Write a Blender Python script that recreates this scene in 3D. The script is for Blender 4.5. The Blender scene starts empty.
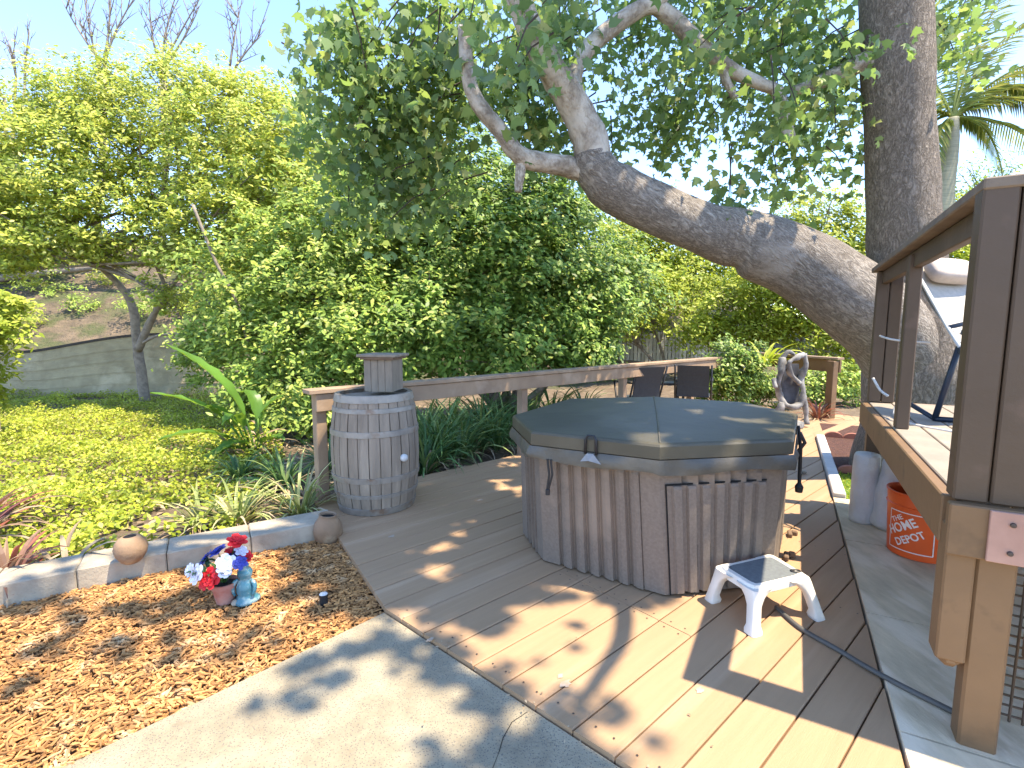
import bpy, math, random
import numpy as np
from mathutils import Vector, noise as mnoise
random.seed(7); RNG = np.random.default_rng(7)
SC = bpy.context.scene
COL = SC.collection

# ------------------------------------------------------------------ camera, sky, sun, exposure
F, HOR, CAMH = 500.0, 328.0, 1.40
PITCH = math.atan((384 - HOR) / F)
cd = bpy.data.cameras.new('camera'); cam = bpy.data.objects.new('camera', cd); COL.objects.link(cam)
cd.sensor_fit = 'HORIZONTAL'; cd.sensor_width = 36; cd.lens = 36 * F / 1024
cd.clip_start = 0.05; cd.clip_end = 2000
cam.location = (0, 0, CAMH); cam.rotation_euler = (math.pi / 2 - PITCH, 0, 0)
SC.camera = cam
SUN = Vector((0.400, -0.165, 1.0)).normalized()        # direction to the sun
ELEV = math.asin(SUN.z); AZ = math.atan2(SUN.x, SUN.y)
w = bpy.data.worlds.new('World'); SC.world = w; w.use_nodes = True
nt = w.node_tree; bg = nt.nodes['Background']
sky = nt.nodes.new('ShaderNodeTexSky'); sky.sky_type = 'NISHITA'; sky.sun_disc = False
sky.sun_elevation = ELEV; sky.sun_rotation = AZ; sky.air_density = 0.85; sky.dust_density = 0.0; sky.ozone_density = 3.5
tint = nt.nodes.new('ShaderNodeMix'); tint.data_type = 'RGBA'; tint.blend_type = 'MULTIPLY'; tint.inputs[0].default_value = 1; tint.inputs[7].default_value = (.98, .92, .92, 1)
nt.links.new(sky.outputs[0], tint.inputs[6]); nt.links.new(tint.outputs[2], bg.inputs[0]); bg.inputs[1].default_value = 0.15
sl = bpy.data.lights.new('sun', 'SUN'); sl.energy = 2.75; sl.angle = math.radians(0.53); sl.color = (1.0, 0.87, 0.67)
so = bpy.data.objects.new('sun', sl); COL.objects.link(so)
so.rotation_euler = SUN.to_track_quat('Z', 'Y').to_euler(); so.location = (5, -3, 12)
SC.view_settings.view_transform = 'Standard'; SC.view_settings.look = 'None'
SC.view_settings.exposure = 2.2; SC.view_settings.gamma = 1
SC.render.engine = 'CYCLES'
SC.cycles.max_bounces = 9; SC.cycles.diffuse_bounces = 5; SC.cycles.glossy_bounces = 2; SC.cycles.transmission_bounces = 4
SC.cycles.use_denoising = True

# ------------------------------------------------------------------ pixel -> world (depth or height is always given)
SP, CP = math.sin(PITCH), math.cos(PITCH)
def ray(px, py):
    a = (px - 512) / F; b = (384 - py) / F
    return Vector((a, CP + b * SP, -SP + b * CP))
def G(px, py, z=0.0):
    r = ray(px, py); t = (z - CAMH) / r.z
    return Vector((r.x * t, r.y * t, z))
def D(px, py, d):
    r = ray(px, py); t = d / r.y
    return Vector((r.x * t, d, CAMH + r.z * t))

# ------------------------------------------------------------------ mesh builder
class MB:
    def __init__(s): s.v = []; s.f = []; s.m = []
    def add(s, vs, fs, m=0):
        o = len(s.v); s.v += [tuple(x) for x in vs]
        for f in fs: s.f.append(tuple(i + o for i in f)); s.m.append(m)
    def box(s, c, size, ax=None, m=0, bev=0.0):
        """box centred at c with half axes along ax (3 unit vectors)"""
        c = Vector(c); ax = ax or (Vector((1, 0, 0)), Vector((0, 1, 0)), Vector((0, 0, 1)))
        h = [x / 2 for x in size]
        if bev <= 0:
            vs = [c + ax[0] * (sx * h[0]) + ax[1] * (sy * h[1]) + ax[2] * (sz * h[2]) for sz in (-1, 1) for sy in (-1, 1) for sx in (-1, 1)]
            s.add(vs, [(0, 2, 3, 1), (4, 5, 7, 6), (0, 1, 5, 4), (2, 6, 7, 3), (0, 4, 6, 2), (1, 3, 7, 5)], m); return
        b = min(bev, min(h) * .8)
        vs = []
        for sz in (-1, 1):
            for sy in (-1, 1):
                for sx in (-1, 1):
                    for k in range(3):
                        q = [sx * (h[0] - b), sy * (h[1] - b), sz * (h[2] - b)]
                        q[k] = (sx, sy, sz)[k] * h[k]
                        vs.append(c + ax[0] * q[0] + ax[1] * q[1] + ax[2] * q[2])
        def I(sx, sy, sz, k): return (((sz > 0) * 2 + (sy > 0)) * 2 + (sx > 0)) * 3 + k
        fs = []
        for k in range(3):
            o = [i for i in range(3) if i != k]
            for sg in (-1, 1):
                q = []
                for a, bb in ((-1, -1), (1, -1), (1, 1), (-1, 1)):
                    t = [0, 0, 0]; t[k] = sg; t[o[0]] = a; t[o[1]] = bb
                    q.append(I(*t, k))
                if (sg < 0) ^ (k == 1): q.reverse()
                fs.append(tuple(q))
        for k in range(3):                                       # edges along axis k
            o = [i for i in range(3) if i != k]
            for a in (-1, 1):
                for bb in (-1, 1):
                    t0 = [0, 0, 0]; t0[o[0]] = a; t0[o[1]] = bb; t1 = list(t0); t0[k] = -1; t1[k] = 1
                    fs.append((I(*t0, o[0]), I(*t1, o[0]), I(*t1, o[1]), I(*t0, o[1])))
        for sz in (-1, 1):
            for sy in (-1, 1):
                for sx in (-1, 1): fs.append(tuple(I(sx, sy, sz, k) for k in range(3)))
        s.add(vs, fs, m)
    def bar(s, a, b, wd, th, up=(0, 0, 1), m=0, bev=0.0):
        """rectangular bar from a to b: wd sideways, th along up"""
        a, b = Vector(a), Vector(b); x = (b - a); L = x.length; x.normalize()
        up = Vector(up); y = up.cross(x)
        if y.length < 1e-4: y = Vector((0, 1, 0)).cross(x)
        y.normalize(); z = x.cross(y)
        s.box((a + b) / 2, (L, wd, th), (x, y, z), m, bev)
    def tube(s, pts, rad, n=8, m=0, cap=True, jit=0.0, seed=0.0):
        pts = [Vector(p) for p in pts]
        if not hasattr(rad, '__len__'): rad = [rad] * len(pts)
        o = len(s.v); ref = None
        for i, p in enumerate(pts):
            t = (pts[min(i + 1, len(pts) - 1)] - pts[max(i - 1, 0)]).normalized()
            if ref is None:
                ref = Vector((0, 0, 1)) if abs(t.z) < .9 else Vector((1, 0, 0))
            u = (ref - t * ref.dot(t)).normalized(); ref = u; v = t.cross(u)
            for k in range(n):
                a = 2 * math.pi * k / n; d = u * math.cos(a) + v * math.sin(a)
                r = rad[i]
                if jit: r *= 1 + jit * mnoise.noise((p + d * rad[i]) * (1.1 / max(rad[i], .05)) * .5 + Vector((seed, 0, 0)))
                s.v.append(tuple(p + d * r))
        for i in range(len(pts) - 1):
            for k in range(n):
                k2 = (k + 1) % n
                s.f.append((o + i * n + k, o + i * n + k2, o + (i + 1) * n + k2, o + (i + 1) * n + k)); s.m.append(m)
        if cap:
            s.f.append(tuple(o + k for k in reversed(range(n)))); s.m.append(m)
            e = o + (len(pts) - 1) * n; s.f.append(tuple(e + k for k in range(n))); s.m.append(m)
    def lathe(s, prof, c=(0, 0, 0), n=32, m=0, ax=None, wob=0.0):
        c = Vector(c); ax = ax or (Vector((1, 0, 0)), Vector((0, 1, 0)), Vector((0, 0, 1)))
        o = len(s.v)
        for r, z in prof:
            for k in range(n):
                a = 2 * math.pi * k / n; rr = r * (1 + wob * math.sin(3 * a + z * 20))
                s.v.append(tuple(c + ax[0] * (rr * math.cos(a)) + ax[1] * (rr * math.sin(a)) + ax[2] * z))
        for i in range(len(prof) - 1):
            for k in range(n):
                k2 = (k + 1) % n
                s.f.append((o + i * n + k, o + i * n + k2, o + (i + 1) * n + k2, o + (i + 1) * n + k)); s.m.append(m)
        if prof[0][0] > 1e-5: s.f.append(tuple(o + k for k in reversed(range(n)))); s.m.append(m)
        if prof[-1][0] > 1e-5:
            e = o + (len(prof) - 1) * n; s.f.append(tuple(e + k for k in range(n))); s.m.append(m)
    def prism(s, poly, z0, z1, m=0):
        n = len(poly)
        vs = [(p[0], p[1], z0) for p in poly] + [(p[0], p[1], z1) for p in poly]
        s.add(vs, [tuple(reversed(range(n))), tuple(range(n, 2 * n))] + [(i, (i + 1) % n, n + (i + 1) % n, n + i) for i in range(n)], m)
    def build(s, name, mats, parent=None, smooth=False, local=False, flat_angle=None):
        if not isinstance(mats, (list, tuple)): mats = [mats]
        me = bpy.data.meshes.new(name)
        off = Vector((0, 0, 0))
        if parent is not None and not local:
            q = parent
            while q is not None: off += q.location; q = q.parent
        vs = [(x - off.x, y - off.y, z - off.z) for x, y, z in s.v]
        me.from_pydata(vs, [], s.f); me.update()
        for mm in mats: me.materials.append(mm)
        if len(mats) > 1: me.polygons.foreach_set('material_index', s.m)
        if smooth: me.polygons.foreach_set('use_smooth', [True] * len(me.polygons))
        if flat_angle: me.set_sharp_from_angle(angle=math.radians(flat_angle))
        o = bpy.data.objects.new(name, me); COL.objects.link(o)
        if parent is not None: o.parent = parent
        return o

def puff(mb, c, size, ax, e=.5, nu=20, nv=12):
    sg = lambda v, p: math.copysign(abs(v) ** p, v)
    o = len(mb.v)
    for j in range(nv + 1):
        ph = -math.pi / 2 + math.pi * j / nv
        for i in range(nu):
            th = 2 * math.pi * i / nu
            x, y, z = sg(math.cos(ph), e) * sg(math.cos(th), e), sg(math.cos(ph), e) * sg(math.sin(th), e), sg(math.sin(ph), e)
            mb.v.append(tuple(c + ax[0] * (x * size[0] / 2) + ax[1] * (y * size[1] / 2) + ax[2] * (z * size[2] / 2)))
    for j in range(nv):
        for i in range(nu): i2 = (i + 1) % nu; mb.f.append((o + j * nu + i, o + j * nu + i2, o + (j + 1) * nu + i2, o + (j + 1) * nu + i)); mb.m.append(0)

def np_mesh(name, V, nper, mat, parent=None):
    """V: (N*nper, 3) vertices of N separate n-gons of nper vertices"""
    N = len(V) // nper
    off = Vector((0, 0, 0)); q = parent
    while q is not None: off += q.location; q = q.parent
    V = V - np.array(off)
    me = bpy.data.meshes.new(name)
    me.vertices.add(len(V)); me.vertices.foreach_set('co', V.astype(np.float32).ravel())
    me.loops.add(len(V)); me.loops.foreach_set('vertex_index', np.arange(len(V), dtype=np.int32))
    me.polygons.add(N); me.polygons.foreach_set('loop_start', np.arange(0, len(V), nper, dtype=np.int32))
    me.update(calc_edges=True); me.materials.append(mat)
    o = bpy.data.objects.new(name, me); COL.objects.link(o)
    if parent is not None: o.parent = parent
    return o

def tag(o, label=None, cat=None, group=None, kind=None):
    if label: o['label'] = label
    if cat: o['category'] = cat
    if group: o['group'] = group
    if kind: o['kind'] = kind
    return o
def thing(name, loc, label, cat, group=None, rz=0.0):
    o = bpy.data.objects.new(name, None); COL.objects.link(o); o.empty_display_size = .1
    o.location = loc; o.rotation_euler = (0, 0, rz)
    return tag(o, label, cat, group)
def copy_tree(o, parent=None):
    c = o.copy(); COL.objects.link(c)
    if parent is not None: c.parent = parent
    for ch in list(o.children): copy_tree(ch, c)
    return c

# ------------------------------------------------------------------ materials
def M(name, c1, c2=None, rough=.6, scale=6, detail=6, bump=0., bscale=None, stretch=(1, 1, 1), island=0., metal=0., spec=.4,
      contrast=(.35, .65), c3=None, c3scale=1.5, c3range=(.55, .7), speck=None, trans=0., tcol=None):
    m = bpy.data.materials.new(name); m.use_nodes = True; t = m.node_tree; N = t.nodes; L = t.links
    b = N['Principled BSDF']; b.inputs['Roughness'].default_value = rough; b.inputs['Metallic'].default_value = metal
    b.inputs['Specular IOR Level'].default_value = spec
    tc = N.new('ShaderNodeTexCoord'); mp = N.new('ShaderNodeMapping'); mp.inputs['Scale'].default_value = stretch
    L.new(tc.outputs['Object'], mp.inputs['Vector'])
    def mix(fac, a, bcol):
        x = N.new('ShaderNodeMix'); x.data_type = 'RGBA'
        L.new(fac, x.inputs[0])
        if hasattr(a, 'is_output'): L.new(a, x.inputs[6])
        else: x.inputs[6].default_value = (*a, 1)
        if hasattr(bcol, 'is_output'): L.new(bcol, x.inputs[7])
        else: x.inputs[7].default_value = (*bcol, 1)
        return x.outputs[2]
    def nz(sc, det, lo, hi, rg=.55):
        n = N.new('ShaderNodeTexNoise'); n.inputs['Scale'].default_value = sc; n.inputs['Detail'].default_value = det
        n.inputs['Roughness'].default_value = rg
        L.new(mp.outputs[0], n.inputs['Vector'])
        r = N.new('ShaderNodeMapRange'); r.inputs[1].default_value = lo; r.inputs[2].default_value = hi
        L.new(n.outputs[0], r.inputs[0]); return n, r.outputs[0]
    col = None
    n1, f1 = nz(scale, detail, *contrast)
    if c2 is None: c2 = tuple(x * .8 for x in c1)
    col = mix(f1, c1, c2)
    if c3 is not None:
        _, f3 = nz(c3scale, 4, *c3range); col = mix(f3, col, c3)
    if speck is not None:                                     # (scale, colour, size)
        v = N.new('ShaderNodeTexVoronoi'); v.inputs['Scale'].default_value = speck[0]; L.new(mp.outputs[0], v.inputs['Vector'])
        r = N.new('ShaderNodeMapRange'); r.inputs[1].default_value = speck[2]; r.inputs[2].default_value = speck[2] * .6
        L.new(v.outputs['Distance'], r.inputs[0]); col = mix(r.outputs[0], col, speck[1])
    if island:
        g = N.new('ShaderNodeNewGeometry'); r = N.new('ShaderNodeMapRange')
        r.inputs[3].default_value = 1 - island; r.inputs[4].default_value = 1 + island
        L.new(g.outputs['Random Per Island'], r.inputs[0])
        h = N.new('ShaderNodeHueSaturation'); L.new(r.outputs[0], h.inputs['Value']); L.new(col, h.inputs['Color']); col = h.outputs[0]
    L.new(col, b.inputs['Base Color'])
    if bump:
        nb, fb = nz(bscale or scale * 4, 8, 0, 1, .65)
        bp = N.new('ShaderNodeBump'); bp.inputs['Strength'].default_value = 1; bp.inputs['Distance'].default_value = bump
        L.new(nb.outputs[0], bp.inputs['Height']); L.new(bp.outputs[0], b.inputs['Normal'])
    if trans:
        tr = N.new('ShaderNodeBsdfTranslucent'); tr.inputs[0].default_value = (*(tcol or c1), 1)
        ms = N.new('ShaderNodeMixShader'); ms.inputs[0].default_value = trans
        L.new(b.outputs[0], ms.inputs[1]); L.new(tr.outputs[0], ms.inputs[2]); L.new(ms.outputs[0], N['Material Output'].inputs[0])
    return m

def leafmat(name, stops, tcol, trans=.4, rough=.45):
    """stops: list of (pos, colour); each leaf takes its own colour"""
    m = bpy.data.materials.new(name); m.use_nodes = True; t = m.node_tree; N = t.nodes; L = t.links
    b = N['Principled BSDF']; b.inputs['Roughness'].default_value = rough; b.inputs['Specular IOR Level'].default_value = .3
    g = N.new('ShaderNodeNewGeometry'); cr = N.new('ShaderNodeValToRGB')
    e = cr.color_ramp.elements
    while len(e) < len(stops): e.new(.5)
    for i, (p, c) in enumerate(stops): e[i].position = p; e[i].color = (*c, 1)
    L.new(g.outputs['Random Per Island'], cr.inputs[0])
    tc = N.new('ShaderNodeTexCoord'); n = N.new('ShaderNodeTexNoise'); n.inputs['Scale'].default_value = 1.7; n.inputs['Detail'].default_value = 4
    L.new(tc.outputs['Object'], n.inputs['Vector'])
    r = N.new('ShaderNodeMapRange'); r.inputs[1].default_value = .3; r.inputs[2].default_value = .7; r.inputs[3].default_value = .72; r.inputs[4].default_value = 1.45
    L.new(n.outputs[0], r.inputs[0])
    h = N.new('ShaderNodeHueSaturation'); L.new(r.outputs[0], h.inputs['Value']); L.new(cr.outputs[0], h.inputs['Color'])
    L.new(h.outputs[0], b.inputs['Base Color'])
    tr = N.new('ShaderNodeBsdfTranslucent'); h2 = N.new('ShaderNodeMix'); h2.data_type = 'RGBA'; h2.inputs[0].default_value = .6
    L.new(h.outputs[0], h2.inputs[6]); h2.inputs[7].default_value = (*tcol, 1); L.new(h2.outputs[2], tr.inputs[0])
    ms = N.new('ShaderNodeMixShader'); ms.inputs[0].default_value = trans
    L.new(b.outputs[0], ms.inputs[1]); L.new(tr.outputs[0], ms.inputs[2]); L.new(ms.outputs[0], N['Material Output'].inputs[0])
    return m

def barkmat(name, dark, light, scale=14, bump=.02, rot=(0, 0, 0), stretch=(1, 1, .28), patch=None, furrow=.12, pr=(.47, .56)):
    """furrowed bark: ridged noise drawn out along the limb, fine grain, optional pale flaked patches"""
    m = bpy.data.materials.new(name); m.use_nodes = True; t = m.node_tree; N = t.nodes; L = t.links
    b = N['Principled BSDF']; b.inputs['Roughness'].default_value = .88; b.inputs['Specular IOR Level'].default_value = .15
    tc = N.new('ShaderNodeTexCoord'); m1 = N.new('ShaderNodeMapping'); m1.inputs['Rotation'].default_value = rot
    m2 = N.new('ShaderNodeMapping'); m2.inputs['Scale'].default_value = stretch
    L.new(tc.outputs['Object'], m1.inputs['Vector']); L.new(m1.outputs[0], m2.inputs['Vector'])
    def nz(src, sc, det, rg=.6, dis=0.):
        n = N.new('ShaderNodeTexNoise'); n.inputs['Scale'].default_value = sc; n.inputs['Detail'].default_value = det; n.inputs['Roughness'].default_value = rg; n.inputs['Distortion'].default_value = dis
        L.new(src.outputs[0], n.inputs['Vector']); return n.outputs[0]
    def math_(op, a, bv):
        x = N.new('ShaderNodeMath'); x.operation = op
        for i, q in enumerate((a, bv)):
            if hasattr(q, 'is_output'): L.new(q, x.inputs[i])
            elif q is not None: x.inputs[i].default_value = q
        return x.outputs[0]
    def rng(a, lo, hi, o0=0., o1=1.):
        r = N.new('ShaderNodeMapRange'); r.inputs[1].default_value = lo; r.inputs[2].default_value = hi; r.inputs[3].default_value = o0; r.inputs[4].default_value = o1
        L.new(a, r.inputs[0]); return r.outputs[0]
    rid = rng(math_('ABSOLUTE', math_('SUBTRACT', nz(m2, scale, 6, .62, .8), .5), None), 0, furrow)
    rid2 = rng(math_('ABSOLUTE', math_('SUBTRACT', nz(m2, scale * 2.6, 5, .6, .4), .5), None), 0, furrow * 1.3)
    fine = nz(tc, 70, 6, .7); big = nz(tc, 2.3, 4, .55)
    h = math_('ADD', math_('ADD', math_('MULTIPLY', rid, .42), math_('MULTIPLY', rid2, .42)), math_('MULTIPLY', fine, .6))
    f = math_('MULTIPLY', rng(h, .15, 1.05), rng(big, .3, .7, .7, 1.15))
    mx = N.new('ShaderNodeMix'); mx.data_type = 'RGBA'; mx.inputs[6].default_value = (*dark, 1); mx.inputs[7].default_value = (*light, 1); L.new(f, mx.inputs[0]); col = mx.outputs[2]
    if patch:
        m3 = N.new('ShaderNodeMix'); m3.data_type = 'RGBA'; L.new(rng(nz(tc, 7, 6, .6), *pr), m3.inputs[0]); L.new(col, m3.inputs[6]); m3.inputs[7].default_value = (*patch, 1); col = m3.outputs[2]
    L.new(col, b.inputs['Base Color'])
    bp = N.new('ShaderNodeBump'); bp.inputs['Strength'].default_value = 1; bp.inputs['Distance'].default_value = bump
    L.new(h, bp.inputs['Height']); L.new(bp.outputs[0], b.inputs['Normal'])
    return m

m_soil = M('soil', (.11, .078, .05), (.19, .14, .09), .95, 7, 8, .03, 30, c3=(.26, .2, .13), c3scale=1.2)
m_hill = M('dry_hillside', (.22, .165, .11), (.12, .095, .065), .95, 2.2, 12, .2, 6, c3=(.10, .11, .045), c3scale=1.3, c3range=(.45,.6))
m_deck = M('deck_boards', (.39, .247, .137), (.36, .227, .125), .62, 5, 8, .0015, 60, stretch=(.35, 6, 6), island=.035, spec=.3, c3=(.45, .30, .18), c3scale=1.1)
m_screw = M('screw', (.07, .05, .04), rough=.5)
m_patio = M('patio_concrete', (.32, .27, .18), (.24, .20, .135), .9, 16, 10, .006, 90, contrast=(.3,.7), c3=(.38, .32, .215), c3scale=3.5, c3range=(.45,.65), speck=(120, (.15, .135, .11), .34))
m_path = M('path_concrete', (.66, .53, .345), (.46, .37, .24), .85, 9, 10, .005, 40, stretch=(1.6, .5, 1), contrast=(.32,.68), c3=(.70, .58, .41), c3scale=4, c3range=(.5,.62))
m_block = M('edging_block', (.40, .34, .25), (.29, .245, .18), .9, 9, 9, .005, 60, c3=(.44, .375, .28), c3scale=4)
m_chip = M('mulch_chips', (.50, .255, .088), (.35, .175, .06), .85, 14, 5, 0, island=.5, c3=(.56, .38, .2), c3scale=9)
m_mulchbase = M('mulch_base', (.20, .11, .05), (.13, .075, .035), .95, 22, 8, .02, 60)
m_lawn = M('lawn', (.12, .26, .035), (.08, .19, .02), .9, 14, 8, .02, 90)
m_rail = M('weathered_rail', (.34, .235, .15), (.27, .185, .118), .8, 5, 8, .002, 40, stretch=(1, 1, 1), c3=(.42, .305, .21), c3scale=3)
m_brown = M('brown_paint', (.098, .064, .038), (.08, .052, .03), .55, 3, 7, .0015, 30, c3=(.125, .08, .052), c3scale=5, c3range=(.58, .72))
m_fascia = M('fascia_paint', (.195, .115, .055), (.16, .094, .044), .6, 3, 9, .002, 25, stretch=(1, 1, 1), c3=(.115, .07, .035), c3scale=7, c3range=(.58, .72))
m_platform = M('platform_boards', (.32, .265, .205), (.25, .21, .165), .75, 5, 8, .002, 40, island=.1)
m_cap = M('grey_cap', (.20, .155, .11), (.15, .115, .085), .8, 8, 8, .002, 40)
m_stave = M('barrel_staves', (.29, .23, .168), (.20, .158, .115), .82, 4, 8, .003, 30, stretch=(5, 5, .7), c3=(.36, .29, .215), c3scale=2, island=.10)
m_hoop = M('barrel_hoops', (.32, .28, .23), (.24, .21, .17), .55, 12, 8, .0015, 50, metal=.3, c3=(.22, .15, .10), c3scale=9, c3range=(.54, .66))
m_greywood = M('grey_wood', (.26, .21, .155), (.19, .155, .115), .85, 5, 8, .002, 40, stretch=(4, 4, 1))
m_rust = M('rusty_plank', (.20, .125, .075), (.12, .085, .06), .85, 8, 7, .003, 30)
m_cab = M('tub_cabinet', (.205, .163, .128), (.155, .123, .096), .7, 70, 4, .0015, 120, contrast=(.3, .7), c3=(.255, .195, .145), c3scale=2.5)
m_vinyl = M('cover_vinyl', (.080, .070, .045), (.062, .054, .035), .5, 3, 7, .003, 9, spec=.4, c3=(.105, .092, .062), c3scale=2.2, c3range=(.52, .75))
m_skirt = M('skirt_vinyl', (.10, .088, .065), (.07, .062, .046), .45, 5, 6, .006, 11, spec=.55)
m_black = M('black_plastic', (.02, .02, .022), rough=.5)
m_dark = M('dark_gap', (.012, .011, .01), rough=.9)
m_white = M('white_plastic', (.74, .69, .61), (.64, .59, .51), .4, 4, 5, spec=.45)
m_mat = M('grey_grip', (.15, .165, .165), (.12, .13, .135), .75, 60, 4, .001, 200)
m_bag = M('white_bag', (.60, .60, .58), (.50, .51, .50), .45, 5, 5, .02, 9, spec=.45)
m_orange = M('orange_plastic', (.72, .105, .018), (.62, .085, .015), .4, 5, 4, spec=.45)
m_logo = M('logo_white', (.80, .74, .70), (.72, .62, .57), .5, 60, 4)
m_metal = M('steel', (.45, .45, .45), rough=.35, metal=.9)
m_pink = M('primed_plate', (.42, .25, .19), (.34, .195, .145), .6, 9, 6)
m_clay = M('tan_clay', (.30, .195, .115), (.22, .14, .08), .8, 9, 8, .004, 40, c3=(.40, .30, .19), c3scale=7)
m_terra = M('terracotta', (.36, .14, .085), (.28, .11, .07), .85, 9, 7, .003, 40)
m_redmulch = M('red_mulch', (.13, .055, .035), (.06, .028, .02), .95, 25, 8, .03, 60)
m_glaze = M('blue_glaze', (.06, .24, .32), (.12, .34, .40), .15, 16, 6, .006, 26, spec=.6, c3=(.40, .55, .55), c3scale=18, c3range=(.5, .62))
m_glaze.node_tree.nodes['Principled BSDF'].inputs['Transmission Weight'].default_value = .35
m_red = M('red_petal', (.62, .012, .02), (.45, .008, .012), .6, 30, 4)
m_blue = M('blue_petal', (.035, .05, .33), (.02, .03, .2), .6, 30, 4)
m_wpetal = M('white_petal', (.80, .80, .86), (.70, .71, .8), .6, 30, 4)
m_green = M('leaf_green', (.05, .12, .03), (.03, .08, .02), .5, 30, 4)
m_wallb = M('block_wall', (.45, .38, .235), (.34, .285, .175), .9, 3, 8, .02, 12, c3=(.54, .46, .30), c3scale=1.6)
m_wallcap = M('wall_cap', (.07, .06, .05), rough=.9)
m_palefence = M('pale_fence', (.60, .56, .48), (.46, .42, .35), .9, 4, 7, .004, 30, island=.25)
m_navy = M('navy_frame', (.018, .03, .055), rough=.4)
m_frame = M('pale_frame', (.55, .58, .60), rough=.4)
m_cush = M('cream_fabric', (.50, .46, .40), (.43, .40, .34), .85, 40, 5, .001, 120)
m_cush2 = M('tan_pillow', (.50, .42, .35), (.43, .36, .30), .85, 30, 5, .002, 60)
m_sling = M('charcoal_sling', (.035, .045, .055), (.028, .036, .044), .7, 40, 4)
m_drift = M('bleached_driftwood', (.33, .315, .295), (.10, .095, .09), .8, 7, 7, .004, 30)
m_cable = M('grey_cable', (.10, .095, .085), rough=.6)
m_wcable = M('white_cable', (.62, .60, .56), rough=.5)
m_bark = barkmat('sycamore_bark', (.10, .08, .06), (.46, .39, .32), 22, .02, stretch=(1, 1, .42))
m_barkl = barkmat('sycamore_limb_bark', (.11, .088, .07), (.50, .44, .37), 21, .02, rot=(0, math.radians(-38), 0), stretch=(.32, 1, 1), patch=(.42, .375, .33), pr=(.56, .68))
m_palebark = barkmat('pale_limb_bark', (.16, .125, .095), (.40, .345, .275), 9, .008, stretch=(1, 1, .6), patch=(.52, .47, .40), pr=(.42, .6))
m_twig = M('grey_twig', (.30, .25, .195), (.19, .155, .12), .9, 12, 6, .004, 40)
m_twigd = M('dark_twig', (.07, .055, .045), (.05, .04, .03), .9, 12, 6)
m_palmt = M('palm_trunk', (.36, .33, .22), (.26, .25, .16), .8, 8, 6, .008, 20, stretch=(.3, .3, 5))

YG = leafmat('yellow_green_leaves', [(0, (0.162, 0.222, 0.044)), (.35, (0.356, 0.444, 0.064)), (.75, (0.595, 0.600, 0.095)), (1, (0.600, 0.600, 0.178))], (.34, .40, .03), 0.45)
MG = leafmat('mid_green_leaves', [(0, (0.111, 0.163, 0.036)), (.45, (0.234, 0.338, 0.062)), (.85, (0.390, 0.481, 0.085)), (1, (0.520, 0.494, 0.130))], (.28, .40, .03), .34)
DG = leafmat('deep_green_leaves', [(0, (0.086, 0.145, 0.034)), (.5, (0.179, 0.282, 0.054)), (.88, (0.307, 0.410, 0.077)), (1, (0.444, 0.428, 0.120))], (.22, .36, .03), .34)
SYC = leafmat('sycamore_leaves', [(0, (0.095, 0.145, 0.083)), (.5, (0.158, 0.240, 0.108)), (.88, (0.265, 0.354, 0.127)), (1, (0.455, 0.430, 0.177))], (.34, .50, .08), .5)
LG = leafmat('lime_leaves', [(0, (0.202, 0.265, 0.031)), (.5, (0.327, 0.389, 0.047)), (1, (0.497, 0.513, 0.078))], (.42, .50, .03), 0.45)
GC = leafmat('ground_cover_leaves', [(0, (0.145, 0.189, 0.022)), (.4, (0.290, 0.348, 0.032)), (.8, (0.420, 0.450, 0.043)), (1, (0.493, 0.420, 0.131))], (.45, .50, .03), .3)
STR = leafmat('strap_leaves', [(0, (0.059, 0.118, 0.042)), (.6, (0.101, 0.193, 0.059)), (1, (0.252, 0.302, 0.101))], (.16, .28, .04), .25, .35)
VAR = leafmat('variegated_leaves', [(0, (.14, .20, .05)), (.4, (.32, .36, .12)), (.8, (.55, .54, .26)), (1, (.36, .26, .14))], (.4, .45, .1), .3, .4)
REDL = leafmat('red_strap_leaves', [(0, (0.150, 0.038, 0.026)), (.4, (0.270, 0.098, 0.068)), (.7, (0.300, 0.195, 0.120)), (1, (0.090, 0.038, 0.030))], (.4, .12, .06), .25, .45)
TANL = leafmat('dry_tan_leaves', [(0, (.25, .17, .10)), (1, (.45, .36, .24))], (.35, .25, .12), .2, .7)
BAN = leafmat('broad_leaves', [(0, (0.080, 0.176, 0.032)), (1, (0.160, 0.304, 0.048))], (.30, .45, .03), .4, .35)
PALM = leafmat('palm_leaves', [(0, (0.112, 0.168, 0.042)), (.6, (0.238, 0.280, 0.070)), (1, (0.532, 0.448, 0.140))], (.4, .42, .06), .35, .4)

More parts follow.
